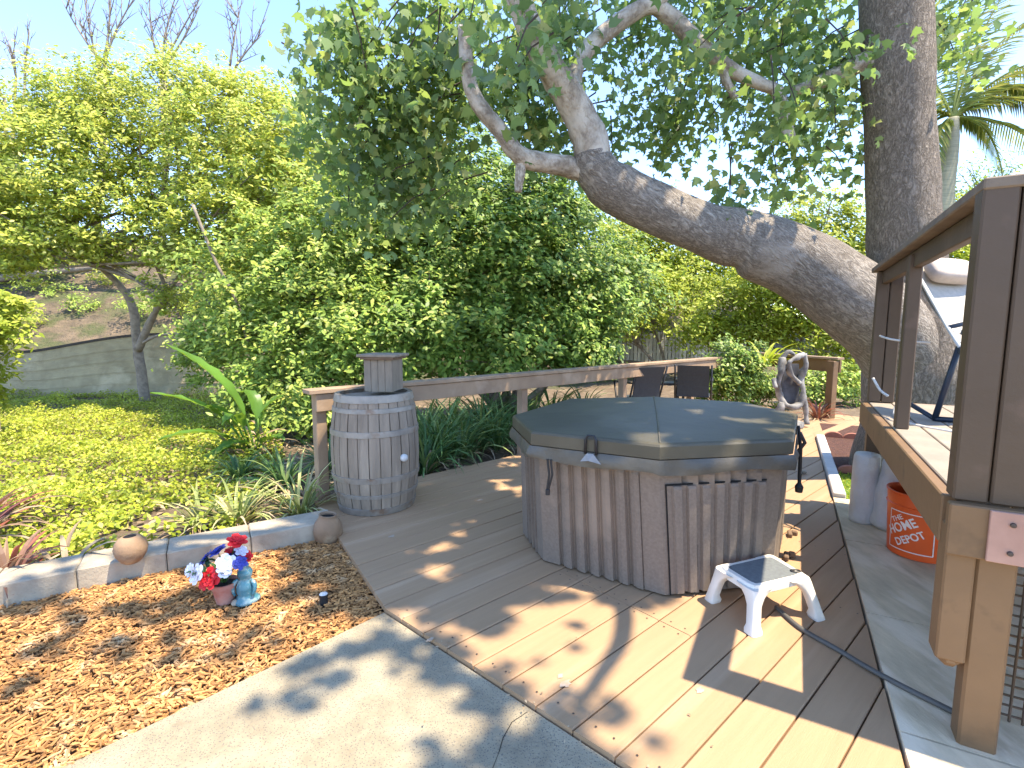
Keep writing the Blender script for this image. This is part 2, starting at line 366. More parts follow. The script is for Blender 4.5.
# ------------------------------------------------------------------ foliage helpers
def unit(a): return a / np.maximum(np.linalg.norm(a, axis=-1, keepdims=True), 1e-9)
DIAMOND = np.array([(0, 0, 0), (-.5, .38, .10), (-.34, .72, .06), (0, 1, -.06), (.34, .72, .06), (.5, .38, .10)])
PALMATE = np.array([(0, 0, 0), (-.20, .06, .03), (-.58, .06, -.18), (-.44, .32, .0), (-.66, .60, -.26), (-.34, .60, .0), (-.12, .86, -.10), (.05, 1.12, -.24),
                    (.16, .82, -.09), (.36, .62, .0), (.60, .68, -.24), (.42, .34, .0), (.60, .10, -.18), (.22, .06, .03)])
def leaf_verts(C, NRM, length, width, shape=DIAMOND, droop=0.0):
    n = len(C)
    nrm = unit(NRM); r = RNG.normal(size=(n, 3)); r[:, 2] -= droop
    ax = unit(r - nrm * (r * nrm).sum(1, keepdims=True)); sd = np.cross(ax, nrm)
    s = RNG.uniform(.65, 1.25, (n, 1)); L = length * s; W = width * s
    P = C[:, None, :] + sd[:, None, :] * (shape[None, :, 0:1] * W[:, None]) + ax[:, None, :] * (shape[None, :, 1:2] * L[:, None]) \
        + nrm[:, None, :] * (shape[None, :, 2:3] * W[:, None])
    return P.reshape(-1, 3)
def blob_points(c, r, n_leaf, clump=.2, per=34, shell=.45, flat=.6):
    """leaf centres and normals in clumps through an ellipsoid"""
    nc = max(3, int(n_leaf / per)); c = np.array(c); r = np.array(r)
    d = unit(RNG.normal(size=(nc, 3))); rr = RNG.uniform(size=(nc, 1)) ** shell
    lump = 1 + .22 * np.sin(d[:, :1] * 5 + c[0]) * np.cos(d[:, 2:3] * 4 + c[1]) + .12 * RNG.normal(size=(nc, 1))
    cc = c + d * rr * r * lump
    out = unit(d * np.array([1, 1, 1]) + np.array([0, 0, .35]))
    k = RNG.integers(0, nc, n_leaf)
    sz = clump * RNG.uniform(.5, 1.4, (nc, 1))
    P = cc[k] + RNG.normal(size=(n_leaf, 3)) * sz[k] * np.array([1, 1, flat]) * .6
    Nn = out[k] * .35 + (np.array(SUN) + np.array([0, -.35, 0])) * .95 + RNG.normal(size=(n_leaf, 3)) * .42
    return P, Nn, cc
def pxblob(px, py, d, rx, ry, ryd=None):
    """ellipsoid whose silhouette is about rx, ry pixels at depth d"""
    c = D(px, py, d); k = d / F
    return c, (rx * k, (ryd if ryd else min(rx, ry) * k), ry * k)
def bezier(a, b, c, n=8):
    a, b, c = Vector(a), Vector(b), Vector(c); o = []
    for i in range(n + 1):
        t = i / n; o.append(a * (1 - t) ** 2 + b * 2 * t * (1 - t) + c * t * t)
    return o
def smoothpath(pts, n=6):
    pts = [Vector(p) for p in pts]; o = []
    for i in range(len(pts) - 1):
        p0, p1, p2, p3 = pts[max(i - 1, 0)], pts[i], pts[i + 1], pts[min(i + 2, len(pts) - 1)]
        for k in range(n):
            t = k / n
            o.append(.5 * ((2 * p1) + (p2 - p0) * t + (2 * p0 - 5 * p1 + 4 * p2 - p3) * t * t + (3 * p1 - p0 - 3 * p2 + p3) * t ** 3))
    return o + [pts[-1]]
def smoothrad(r, n=6):
    o = []
    for i in range(len(r) - 1): o += [r[i] + (r[i + 1] - r[i]) * k / n for k in range(n)]
    return o + [r[-1]]

def bush_tree(name, label, cat, base, blobs, mat, leaf=(.10, .04), dens=.9, clump=.2, group=None, trunk_r=.08, stems=1, twig=m_twig, nbr=40, per=34, shape=DIAMOND, stempts=None, flat=.6, pole=False):
    """plant with trunk, limbs to the clumps and a leafy crown; blobs are (px,py,depth,rx,ry[,depth radius])"""
    base = Vector(base); t = thing(name, base, label, cat, group)
    PV = []; cl = []
    for b in blobs:
        c, r = pxblob(*b[:5], b[5] if len(b) > 5 else None)
        n = int(math.pi * b[3] * b[4] * dens)
        P, Nn, cc = blob_points(c, r, n, clump, per, flat=flat)
        PV.append(leaf_verts(P, Nn, leaf[0], leaf[1], shape)); cl.append((c, r, cc))
    tb = MB()
    for k, (c, r, cc) in enumerate(cl):
        bot = Vector(c) - Vector((0, 0, r[2] * .55))
        b0 = base + Vector((random.uniform(-.12, .12) * stems, random.uniform(-.12, .12) * stems, -.05))
        tr_ = trunk_r
        if stempts:
            sp_ = stempts[k % len(stempts)][0]; b0 = Vector(sp_[-1 - (k // len(stempts)) % 2]); tr_ = trunk_r * .5
            if stempts[k % len(stempts)][1] < .04: b0 = Vector(stempts[0][0][-1])
            if pole: b0 = base + Vector((random.uniform(-.2, .2), random.uniform(-.2, .2), -.05)); tr_ = trunk_r
        mid = b0.lerp(bot, .45) + Vector((random.uniform(-.2, .2), random.uniform(-.2, .2), abs(bot.z - b0.z) * .25 + .02))
        path = bezier(b0, mid, bot, 8); rad = [tr_ * (1 - .65 * i / 8) for i in range(9)]
        tb.tube(path, rad, 8, jit=.25, seed=k)
        for j in range(max(3, int(nbr / len(cl)))):
            e = Vector(cc[RNG.integers(0, len(cc))]); s0 = path[random.randint(4, 8)]
            md = s0.lerp(e, .5) + Vector((random.uniform(-.15, .15), random.uniform(-.15, .15), .1 * (e - s0).length))
            tb.tube(bezier(s0, md, e, 5), [trunk_r * .30, trunk_r * .25, trunk_r * .2, trunk_r * .16, trunk_r * .12, trunk_r * .06], 5)
    if stempts:
        for pts, r0, r1 in stempts:
            q = smoothpath(pts, 5); tb.tube(q, [r0 + (r1 - r0) * i / (len(q) - 1) for i in range(len(q))], 8, jit=.2)
    tb.build('trunk', twig, t, smooth=True)
    np_mesh('crown', np.concatenate(PV), len(shape), mat, t)
    return t

def blades(mb, base, n, length, width, spread=1.0, lift=1.0, seg=7, seed=0, az=None):
    rnd = random.Random(seed); base = Vector(base)
    for i in range(n):
        a = rnd.uniform(0, 2 * math.pi) if az is None else rnd.uniform(*az)
        L = length * rnd.uniform(.6, 1.15); el = rnd.uniform(.5, 1.35) * lift; el = min(el, 1.5)
        d = Vector((math.cos(a), math.sin(a), 0)); sd = Vector((-math.sin(a), math.cos(a), 0))
        p = base + d * rnd.uniform(0, .04) + sd * rnd.uniform(-.03, .03)
        curl = rnd.uniform(1.2, 2.3) * spread; vs = []
        tw = rnd.uniform(-.5, .5)
        for k in range(seg + 1):
            t = k / seg; e = el - curl * t * t
            wd = width * (0.55 + 1.0 * t * (1 - t) * 1.8) * (1 - t ** 3) + .0015
            nn = (sd + Vector((0, 0, tw * t))).normalized()
            vs += [p - nn * wd / 2 + Vector((0, 0, wd * .18)), p.copy(), p + nn * wd / 2 + Vector((0, 0, wd * .18))]
            p = p + (d * math.cos(e) + Vector((0, 0, 1)) * math.sin(e)) * (L / seg)
        fs = []
        for k in range(seg):
            o = k * 3; fs += [(o, o + 1, o + 4, o + 3), (o + 1, o + 2, o + 5, o + 4)]
        mb.add(vs, fs)

# ================================================================== SETTING
# terrain: one sheet, flat near the deck, a bank rising beyond the block wall, out to the horizon
def terrain_z(x, y):
    z = -.13
    g = max(0.0, min(1.0, (y - 4.6) / 6)); z -= .22 * g * (1 if x < 2 else max(0, 1 - (x - 2) / 2))
    s = y - (13.6 + .10 * (x + 10) + max(0, x + 4) * .16)
    if s > 0:
        h = min(s * .62, 5.2 + s * .02)
        z += h * (1 if x < 6 else max(.25, 1 - (x - 6) * .06))
    return z + .05 * mnoise.noise(Vector((x * .8, y * .8, 0))) * min(1, max(0, y - 4.5))
xs = sorted(set([-400, -200, -100, -60, -40, -30] + [-24 + .5 * i for i in range(97)] + [30, 40, 60, 100, 200, 400]))
ys = sorted(set([-400, -100, -40, -15, -6, -2, 0, 1, 2, 3, 4] + [4.5 + .4 * i for i in range(60)] + [30, 34, 40, 60, 100, 200, 400]))
tb = MB(); tb.v = [(x, y, terrain_z(x, y)) for y in ys for x in xs]; nx = len(xs)
for j in range(len(ys) - 1):
    for i in range(nx - 1):
        tb.f.append((j * nx + i, j * nx + i + 1, (j + 1) * nx + i + 1, (j + 1) * nx + i))
        tb.m.append(1 if ys[j] > 12.5 + .1 * (xs[i] + 10) + max(0, xs[i] + 4) * .1 else 0)
tag(tb.build('terrain', [m_soil, m_hill], smooth=True), kind='structure')

# main directions of the yard
def unit2(v): v = Vector((v[0], v[1], 0)); return v.normalized()
BD = unit2((1080 - 512, F / CP))                        # deck board direction
BN = Vector((-BD.y, BD.x, 0))
RD = unit2((785 - 512, F / CP)); RV = Vector((RD.y, -RD.x, 0))      # raised deck: away from us / to the right
A = G(322, 500); B = G(386, 609); Cc = G(634, 769)
PD_ = (Cc - B).normalized()
S0 = G(905, 768)
def isect(p, d, q, e):
    den = d.x * e.y - d.y * e.x; t = ((q.x - p.x) * e.y - (q.y - p.y) * e.x) / den
    return p + d * t
NEAR = isect(B, PD_, S0, RD)
A0 = A - BD * .05 + BN * .05
FARC = A + BD * 8.2                                      # far corner of the deck
ERIGHT = S0 + RD * 6.9
def clip_half(poly, p, n):
    o = []
    for i in range(len(poly)):
        a, b = poly[i], poly[(i + 1) % len(poly)]; da, db = (a - p).dot(n), (b - p).dot(n)
        if da >= 0: o.append(a)
        if (da >= 0) != (db >= 0): o.append(a + (b - a) * (da / (da - db)))
    return o
deck_main = [A0, B, NEAR, ERIGHT, FARC]
R_FARP = G(834, 418)
ebase = S0 + RD * 5.6
deck_ext = [ebase + RV * .003, ebase + RV * 1.6, R_FARP + RV * .6 + RD * .2, R_FARP + RD * .5 - RV * .1, ERIGHT + RV * .003]
BW = .1665
def board_mesh(polys, pitch, gap, thick, org, bd, bn, screws=True, seam=None):
    mb = MB()
    for poly in polys:
        vals = [(p - org).dot(bn) for p in poly]; k0, k1 = math.floor(min(vals) / pitch), math.ceil(max(vals) / pitch)
        for k in range(k0, k1):
            q = clip_half(poly, org + bn * (k * pitch + gap / 2), bn); 
            if len(q) > 2: q = clip_half(q, org + bn * ((k + 1) * pitch - gap / 2), -bn)
            if len(q) < 3: continue
            parts = [q]
            sd = seam(k) if seam else None
            if sd is not None:
                parts = [clip_half(q, org + bd * (sd + .0015), bd), clip_half(q, org + bd * (sd - .0015), -bd)]
            for r in parts:
                if len(r) < 3: continue
                cen = sum(r, Vector()) / len(r); n = len(r)
                dz = random.uniform(-.0012, .0012)
                top = []
                for i in range(n):
                    d = (cen - r[i]); d = bn * (1 if d.dot(bn) > 0 else -1) * .004
                    top.append(Vector((r[i].x + d.x, r[i].y + d.y, dz)))
                vs = [Vector((p.x, p.y, -thick)) for p in r] + [Vector((p.x, p.y, -.004 + dz)) for p in r] + top
                fs = [tuple(range(2 * n, 3 * n))]
                for i in range(n):
                    j = (i + 1) % n; fs += [(i, j, n + j, n + i), (n + i, n + j, 2 * n + j, 2 * n + i)]
                mb.add(vs, fs)
    return mb
SEAM0 = G(610, 596)
seam = lambda k: (SEAM0 - A).dot(BD) + (.0 if -14 < k < -6 else 9)
phase = (.896 - A.dot(BN)) % BW
K0 = round((1.06 - A.dot(BN) - phase) / BW)
dm = board_mesh([deck_main, deck_ext], BW, .006, .03, A + BN * phase, BD, BN, seam=lambda k: (SEAM0 - A).dot(BD) if K0 <= k <= K0 + 4 else None)
# screws along the patio edge and along the seam
inw = Vector((-PD_.y, PD_.x, 0))
def screw(p):
    vs = [(p.x + .0042 * math.cos(a), p.y + .0042 * math.sin(a), .0022) for a in [i * math.pi / 4 for i in range(8)]]
    dm.add(vs, [tuple(range(8))], 1)
org = A + BN * phase
for k in range(-26, 2):
    for fr in (.28, .72):
        l0 = org + BN * ((k + fr) * BW)
        e = isect(l0, BD, B, PD_)
        if (e - B).dot(PD_) > 0.02: screw(e + BD * (.06 + random.uniform(-.008, .008)))
        if K0 <= k <= K0 + 4:
            s = l0 + BD * (SEAM0 - A).dot(BD)
            screw(s + BD * .03); screw(s - BD * .03)
        for off in (1.35, 2.05):
            q = l0 + BD * off
            if k > -24: screw(q)
# rotate texture frame to board direction: build in local axes
ang = math.atan2(BD.y, BD.x)
ca, sa = math.cos(-ang), math.sin(-ang)
rs_ = random.Random(5)
for (px, py, r_) in ((430, 640, .016), (566, 684, .02), (560, 676, .012), (392, 536, .022), (480, 500, .02), (700, 690, .016), (690, 560, .02)):
    c_ = G(px, py, .0024); n_ = 14
    dm.add([c_ + BD * (r_ * rs_.uniform(.4, 1.2) * 1.5 * math.cos(2 * math.pi * i / n_)) + BN * (r_ * rs_.uniform(.4, 1.1) * math.sin(2 * math.pi * i / n_)) for i in range(n_)], [tuple(range(n_))], 2)
dm.v = [(x * ca - y * sa, x * sa + y * ca, z) for x, y, z in dm.v]
deck = dm.build('deck', [m_deck, m_screw, M('scuff', (.44, .36, .28), (.38, .28, .19), .8, 30, 6)]); deck.rotation_euler.z = ang; tag(deck, kind='structure')
sub = MB()                                               # dark frame under the boards, set back from the edges
cen = sum(deck_main, Vector()) / 5
sub.prism([p + (cen - p).normalized() * .03 for p in deck_main], -.12, -.034)
tag(sub.build('deck_frame', m_dark), kind='structure')

db = []
rd_ = random.Random(21)
for i in range(75):
    if i < 62: q_ = B + PD_ * rd_.uniform(.0, 1.9) + Vector((-PD_.y, PD_.x, 0)) * rd_.gauss(0, .03)
    else: q_ = G(rd_.uniform(350, 880), rd_.uniform(470, 760))
    if (q_.x ** 2 + q_.y ** 2) < .5: continue
    db.append((q_.x, q_.y, .006))
db = np.array(db); LEAFLITTER = db
# patio
PL = (G(62, 768, -.02) - G(386, 612, -.02)).normalized()
P0 = G(386, 612, -.02) - inw * .012
pat = [P0, P0 + PL * 6, P0 + PL * 6 + Vector((3, -6, 0)), NEAR - inw * .012 + PD_ * 2.6, ]
pm = MB(); pm.prism([(p.x, p.y) for p in pat], -.14, -.018); tag(pm.build('patio', m_patio), kind='structure')
cr = MB()                                                # hairline crack in the patio
pts = [G(527, 712, -.0165), G(512, 722, -.0165), G(503, 738, -.0165), G(499, 752, -.0165), G(492, 770, -.0165)]
for i in range(len(pts) - 1):
    a, b = pts[i], pts[i + 1]; n = Vector((-(b - a).y, (b - a).x, 0)).normalized() * random.uniform(.0006, .0016)
    cr.add([a - n, b - n, b + n, a + n], [(0, 1, 2, 3)])
tag(cr.build('patio_crack', m_dark), kind='structure')

# concrete path under the raised deck's edge
sp = MB(); e0 = S0 + RV * .012
L0, L1 = e0 - RD * .75, e0 + RD * 1.62
jn = [0, .18, .47, 1.0]
for a, b in ((-.9, .155), (.165, .985), (.995, 1.95), (1.96, 2.90)):
    q = [e0 + RD * a, e0 + RD * a + RV * 3.0, e0 + RD * b + RV * 3.0, e0 + RD * b]
    sp.prism([(p.x, p.y) for p in q], -.13, .012)
tag(sp.build('path', m_path), kind='structure')
# lawn, its pale kerb, red mulch bed beyond
lw = MB(); l0 = e0 + RD * 2.93 + RV * .10
lw.prism([(p.x, p.y) for p in (l0, l0 + RV * 1.6, l0 + RV * 1.6 + RD * .88, l0 + RD * .88)], -.14, -.01)
tag(lw.build('lawn', m_lawn), kind='structure')
gl = []
for i in range(6000):
    p = l0 + RV * random.uniform(0, 1.2) + RD * random.uniform(.02, .88); gl.append((p.x, p.y, -.01))
gl = np.array(gl); tag(np_mesh('grass', leaf_verts(gl, np.array([0, 0, .1]) + RNG.normal(size=gl.shape), .05, .008), 6, LG), 'short bright green grass behind the white kerb', 'grass', kind='stuff')
rm = MB(); r0 = l0 + RD * .89
rm.prism([(p.x, p.y) for p in (r0, r0 + RV * 1.5, r0 + RV * 1.5 + RD * 2.9, r0 + RD * 2.9)], -.14, -.0)
tag(rm.build('planting_bed', m_redmulch), kind='structure')
kb = MB(); kb.bar(e0 + RD * 2.92 + RV * .045 + Vector((0, 0, -.01)), e0 + RD * 5.5 + RV * .045 + Vector((0, 0, -.01)), .09, .12, bev=.008)
tag(kb.build('lawn_kerb', M('white_kerb', (.6, .58, .54), (.5, .48, .45), .8, 6, 6, .002, 40)), 'long pale straight kerb between deck and green lawn', 'kerb')

# ------------------------------------------------------------------ mulch bed
EB0, EB1 = G(0, 611, -.06), G(332, 541, -.06)           # front foot of the concrete edging
ED = (EB1 - EB0).normalized(); EN = Vector((-ED.y, ED.x, 0))
mpoly = [EB0 - ED * 2.2 + EN * .05, EB1 + EN * .05 + ED * .02, A + (B - A) * .18, B, P0 + PL * 4.5]
mbm = MB(); mbm.prism([(p.x, p.y) for p in mpoly], -.15, -.055)
tag(mbm.build('mulch_bed', m_mulchbase), kind='structure')
def inpoly(p, poly):
    s = None
    c = False; n = len(poly); j = n - 1
    for i in range(n):
        a, b = poly[i], poly[j]
        if (a.y > p[1]) != (b.y > p[1]) and p[0] < (b.x - a.x) * (p[1] - a.y) / (b.y - a.y) + a.x: c = not c
        j = i
    return c
ch = MB(); rnd = random.Random(3); cnt = 0
bx = (min(p.x for p in mpoly), max(p.x for p in mpoly)); by = (min(p.y for p in mpoly), max(p.y for p in mpoly))
while cnt < 32000:
    x, y = rnd.uniform(max(bx[0], -4.2), bx[1]), rnd.uniform(max(by[0], .9), by[1])
    if not inpoly((x, y), mpoly): continue
    cnt += 1
    a = rnd.gauss(.35, .9); L = rnd.uniform(.010, .046) * (1.5 if rnd.random() < .1 else 1); W = rnd.uniform(.004, .013); T = rnd.uniform(.003, .008)
    tl = rnd.gauss(0, .22); X = Vector((math.cos(a) * math.cos(tl), math.sin(a) * math.cos(tl), math.sin(tl)))
    rl = rnd.gauss(0, .35); Y0 = Vector((-math.sin(a), math.cos(a), 0)); Z0 = X.cross(Y0)
    Y = Y0 * math.cos(rl) + Z0 * math.sin(rl); Z = X.cross(Y)
    hz = .012 * mnoise.noise(Vector((x * 3, y * 3, 0)))
    c = Vector((x, y, -.05 + rnd.uniform(0, .024) + hz)); tp = rnd.uniform(.3, .9)
    vs = []
    for sx, ww in ((-1, W), (1, W * tp)):
        for sy, sz in ((-1, -1), (1, -1), (1, 1), (-1, 1)): vs.append(c + X * sx * L / 2 + Y * sy * ww / 2 + Z * sz * T / 2)
    ch.add(vs, [(0, 1, 2, 3), (4, 7, 6, 5), (0, 4, 5, 1), (1, 5, 6, 2), (2, 6, 7, 3), (3, 7, 4, 0)])
tag(ch.build('mulch', m_chip), 'orange brown wood chip mulch covering the bed', 'mulch', kind='stuff')

# ------------------------------------------------------------------ concrete edging blocks, in a row behind the mulch
def PXx(p):
    q = p - Vector((0, 0, CAMH)); dep = q.y * CP - q.z * SP; return 512 + F * q.x / dep
def u(px):
    lo, hi = -4.0, 6.0
    for _ in range(50):
        m_ = (lo + hi) / 2
        if PXx(EB0 + ED * m_) < px: lo = m_
        else: hi = m_
    return lo
cuts = [u(-190), u(-95), u(-10), u(78), u(168), u(252), (EB1 - EB0).length + .03]
BLK = ['pale concrete edging block nearest the left frame edge', 'concrete edging block at the left end of the row', 'concrete edging block in front of the red strap-leaf plant', 'concrete edging block that carries the round clay ball',
       'concrete edging block behind the red white and blue flowers', 'concrete edging block at the deck end, beside the clay jar']
for i in range(1, len(cuts) - 1):
    a, b = EB0 + ED * (cuts[i] + .004), EB0 + ED * (cuts[i + 1] - .004)
    c = (a + b) / 2 + EN * .125; c.z = .0
    q = MB(); q.box(Vector((c.x, c.y, -.005 + .004 * (i % 2))), ((b - a).length + .004, .25, .17), (ED, EN, Vector((0, 0, 1))), bev=.007)
    tag(q.build('edging_block', m_block), BLK[i], 'edging block', 'concrete blocks edging the mulch bed')
EDGE_TOP = .08

# ------------------------------------------------------------------ ground cover between edging and wall
gpoly = [EB0 - ED * 2.5 + EN * .35, EB1 + EN * .35 - ED * .6, Vector((-2.6, 5.6, 0)), Vector((-4.6, 9.5, 0)), Vector((-7.2, 12.6, 0)), Vector((-16, 12.6, 0)), Vector((-9, 5, 0))]
pts = []; rnd = random.Random(11)
while len(pts) < 110000:
    y = 2.6 + 10 * rnd.random() ** 1.6; x = rnd.uniform(-15, -1)
    if not inpoly((x, y), gpoly): continue
    if mnoise.noise(Vector((x * 1.3, y * 1.3, 3))) + .25 * mnoise.noise(Vector((x * 5, y * 5, 8))) < -.38 + (.10 if y < 4.1 else 0) * (1 if rnd.random() < .8 else 0): continue
    hgt = .09 + .20 * max(0, mnoise.noise(Vector((x * 1.7, y * 1.7, 9)))) * 2
    pts.append((x, y, terrain_z(x, y) + rnd.random() ** .6 * hgt))
pts = np.array(pts); dd = pts[:, 1:2]
V = leaf_verts(pts, np.array([.1, -.15, .8]) + RNG.normal(size=pts.shape) * .5, .044, .026)
tag(np_mesh('ground_cover', V, 6, GC), 'bright yellow green ground cover filling the slope', 'ground cover', kind='stuff')

tag(np_mesh('fallen_leaves', leaf_verts(LEAFLITTER, np.array([0, 0, 1]) + RNG.normal(size=LEAFLITTER.shape) * .18, .013, .007), 6, TANL), 'small dry leaves fallen on the deck and along its edge', 'leaf litter', kind='stuff')
# leaf litter under the shrubs behind the railing
lp = []
for i in range(9000):
    x, y = rnd.uniform(-5, 6), rnd.uniform(3.6, 11)
    p = Vector((x, y, 0))
    if (p - A).dot(BN) < .1 and x > -1.9: continue
    lp.append((x, y, terrain_z(x, y) + .015))
lp = np.array(lp); tag(np_mesh('leaf_litter', leaf_verts(lp, np.array([0, 0, 1]) + RNG.normal(size=lp.shape) * .3, .08, .035), 6, TANL), 'dry tan leaf litter under the shrubs', 'leaf litter', kind='stuff')

# ================================================================== BLOCK WALL, PALE FENCE
wl = thing('block_wall', D(60, 395, 12.7), 'long grey block retaining wall with dark wavy top', 'wall')
wb = MB(); wc = MB()
tops = [(-300, 372), (-60, 366), (0, 355), (35, 352), (70, 346), (105, 340), (140, 336), (180, 335), (240, 336), (330, 338)]
pp = []
for px, py in tops:
    d = 12.7 + (px - 60) * .003
    t = D(px, py, d); pp.append(t)
pp = smoothpath(pp, 4)
for i in range(len(pp) - 1):
    a, b = pp[i], pp[i + 1]; n = Vector((0, .2, 0))
    za, zb = terrain_z(a.x, a.y) - .3, terrain_z(b.x, b.y) - .3
    vs = [(a.x, a.y, za), (b.x, b.y, zb), tuple(b), tuple(a), (a.x, a.y + .2, za), (b.x, b.y + .2, zb), (b.x, b.y + .2, b.z), (a.x, a.y + .2, a.z)]
    wb.add(vs, [(0, 1, 2, 3), (3, 2, 6, 7), (5, 4, 7, 6)])
    c = [a + Vector((0, -.03, 0)), b + Vector((0, -.03, 0)), b + Vector((0, .24, 0)), a + Vector((0, .24, 0))]
    up = Vector((0, 0, .06))
    wc.add(c + [q + up for q in c], [(0, 1, 5, 4), (4, 5, 6, 7), (2, 3, 7, 6)])
# course lines as shallow grooves
for zf in (.2, .4, .6, .8):
    for i in range(len(pp) - 1):
        a, b = pp[i], pp[i + 1]; za, zb = terrain_z(a.x, a.y), terrain_z(b.x, b.y)
        pa = Vector((a.x, a.y - .008, za + (a.z - za) * zf)); pb = Vector((b.x, b.y - .008, zb + (b.z - zb) * zf))
        wb.bar(pa, pb, .02, .022)
wb.build('wall_face', m_wallb, wl); wc.build('cap', m_wallcap, wl)

fn = thing('picket_fence', D(650, 355, 17), 'weathered pale picket fence far behind the yellow-green hedge', 'fence')
fb = MB()
for i in range(52):
    px = 560 + i * 3.8; t = D(px, 332 + random.uniform(-1.5, 1.5), 17); zb = terrain_z(t.x, 17) - .2
    fb.box(((t.x), 17 + random.uniform(-.01, .01), (t.z + zb) / 2), (.105, .03, t.z - zb), bev=.004)
fb.build('picket', m_palefence, fn)['kind'] = 'stuff'
fr = MB()
for py in (340, 352):
    a, b = D(556, py, 17.05), D(762, py, 17.05); fr.bar(a, b, .05, .09)
fr.build('rail', m_palefence, fn)

# ================================================================== TREES AND SHRUBS
gz = lambda x, y: terrain_z(x, y)
def onground(px, d):
    p = D(px, 300, d); return Vector((p.x, d, gz(p.x, d)))
b1 = onground(137, 11.4)
bush_tree('broadleaf_tree', 'tall yellow-green tree with fine leaves in front of grey wall', 'tree', b1,
    [(60, 150, 10.5, 85, 75), (150, 130, 11, 95, 70), (230, 140, 10.5, 80, 65), (285, 165, 10, 60, 60), (20, 215, 10, 70, 60), (150, 215, 10.6, 90, 45, 1.2), (240, 225, 10, 75, 60),
     (90, 100, 11.5, 55, 38), (190, 92, 11.5, 70, 32), (265, 110, 11, 45, 38), (-60, 170, 10, 80, 90), (35, 120, 11.5, 45, 35), (105, 72, 11.6, 26, 18, .5), (165, 66, 11.6, 24, 16, .5), (235, 84, 11.4, 26, 16, .5), (298, 118, 11, 20, 18, .5), (50, 96, 11.6, 22, 16, .5),
     (190, 262, 10.3, 50, 26, .8), (110, 248, 10.5, 45, 18, .7), (20, 262, 10.2, 40, 16, .6), (175, 300, 10.6, 30, 16, .5), (255, 260, 10, 50, 40, .9)],
    YG, (.105, .042), .58, .19, trunk_r=.085, nbr=90,
    stempts=[([b1, D(137, 345, 11.35), D(130, 300, 11.2), D(95, 262, 11), D(60, 240, 10.8)], .12, .03), ([D(138, 350, 11.3), D(152, 318, 11.1), D(168, 292, 10.9), D(190, 262, 10.7)], .09, .03),
             ([D(140, 345, 11.3), D(160, 335, 10.9), D(200, 335, 10.5), D(215, 345, 10.2)], .035, .02)])
b2 = onground(270, 8.6)
bush_tree('evergreen_shrub', 'tall leafy shrub with pale bare pole behind the broad-leaved plant', 'shrub', b2,
    [(265, 285, 8.4, 65, 60), (330, 250, 8.6, 70, 70), (300, 350, 8.0, 75, 50), (365, 330, 7.8, 60, 65), (228, 325, 8.9, 40, 48), (205, 350, 9.4, 30, 30, .5), (320, 400, 7.4, 55, 38), (255, 390, 7.8, 32, 32), (400, 240, 8.8, 60, 70)],
    MG, (.10, .042), .7, .17, trunk_r=.055, stems=2, nbr=70,
    stempts=[([D(248, 342, 8.0), D(236, 300, 7.95), D(215, 260, 7.9), D(193, 205, 7.9)], .03, .022)], pole=True)
b3 = onground(500, 8.2)
bush_tree('evergreen_tree', 'deep green dense tree behind the wooden railing', 'tree', b3,
    [(470, 250, 8.6, 80, 80), (540, 260, 8.4, 75, 70), (590, 300, 8.2, 50, 50), (430, 330, 7.6, 60, 55), (510, 335, 7.5, 75, 50), (580, 345, 7.6, 50, 35), (450, 180, 9.2, 70, 55), (540, 195, 9, 70, 50), (620, 285, 8.8, 40, 45), (380, 190, 9.2, 50, 50)],
    DG, (.105, .047), .7, .17, trunk_r=.075, stems=2, nbr=80)
b4 = onground(-20, 7)
bush_tree('leafy_shrub', 'bright green shrub cut off by the left picture edge', 'shrub', b4,
    [(-8, 315, 7, 26, 34), (-45, 350, 7, 40, 60)], LG, (.09, .04), .8, .14, trunk_r=.03, stems=2, nbr=20)
hb = [(660, 300, 15, 70, 48, 1.5), (740, 310, 14.5, 70, 45, 1.5), (820, 305, 14, 55, 50, 1.5)]
bush_tree('hedge_shrub', 'yellow-green hedge shrub left of the arching limb foot', 'shrub', onground(665, 15.2), [(650, 300, 15.4, 60, 40, 1.2), (620, 318, 15.2, 35, 25, 1)], LG, (.15, .06), .85, .25, 'hedge shrubs beyond the deck', .06, 2, nbr=24)
bush_tree('hedge_shrub', 'yellow-green hedge shrub seen in the middle below the arching limb', 'shrub', onground(735, 14), [(735, 300, 14, 55, 42, 1.2), (770, 330, 13.4, 45, 26, 1), (705, 330, 14, 35, 22, .8)], LG, (.14, .055), .85, .25, 'hedge shrubs beyond the deck', .06, 2, nbr=24)
bush_tree('hedge_shrub', 'yellow-green hedge shrub showing just left of the thick trunk', 'shrub', onground(815, 12.5), [(815, 310, 12.5, 45, 45, 1.2), (790, 275, 13, 45, 40, 1), (845, 355, 11.5, 30, 35, .8)], LG, (.13, .05), .85, .22, 'hedge shrubs beyond the deck', .05, 2, nbr=24)
bush_tree('round_bush', 'dark green rounded bush covering the railing corner', 'bush', G(735, 398), [(735, 368, 8.6, 34, 30, .5), (722, 385, 8.5, 26, 22, .4)], DG, (.075, .035), 1.5, .1, None, .025, 2, nbr=20)
bush_tree('round_bush', 'low leafy bush beneath the far rail beside the driftwood sculpture', 'bush', onground(770, 9.3), [(765, 390, 9.2, 36, 22, .35), (830, 385, 10, 40, 26, .5)], MG, (.07, .04), 1.4, .1, None, .02, 2, nbr=16)
bush_tree('background_tree', 'pale green tree between thick trunk and hedge, behind', 'tree', onground(830, 20), [(815, 225, 20, 60, 42, 2), (860, 260, 19, 60, 50, 2), (780, 250, 20, 40, 30, 1.5)], YG, (.2, .08), .8, .35, None, .14, 1, nbr=30)
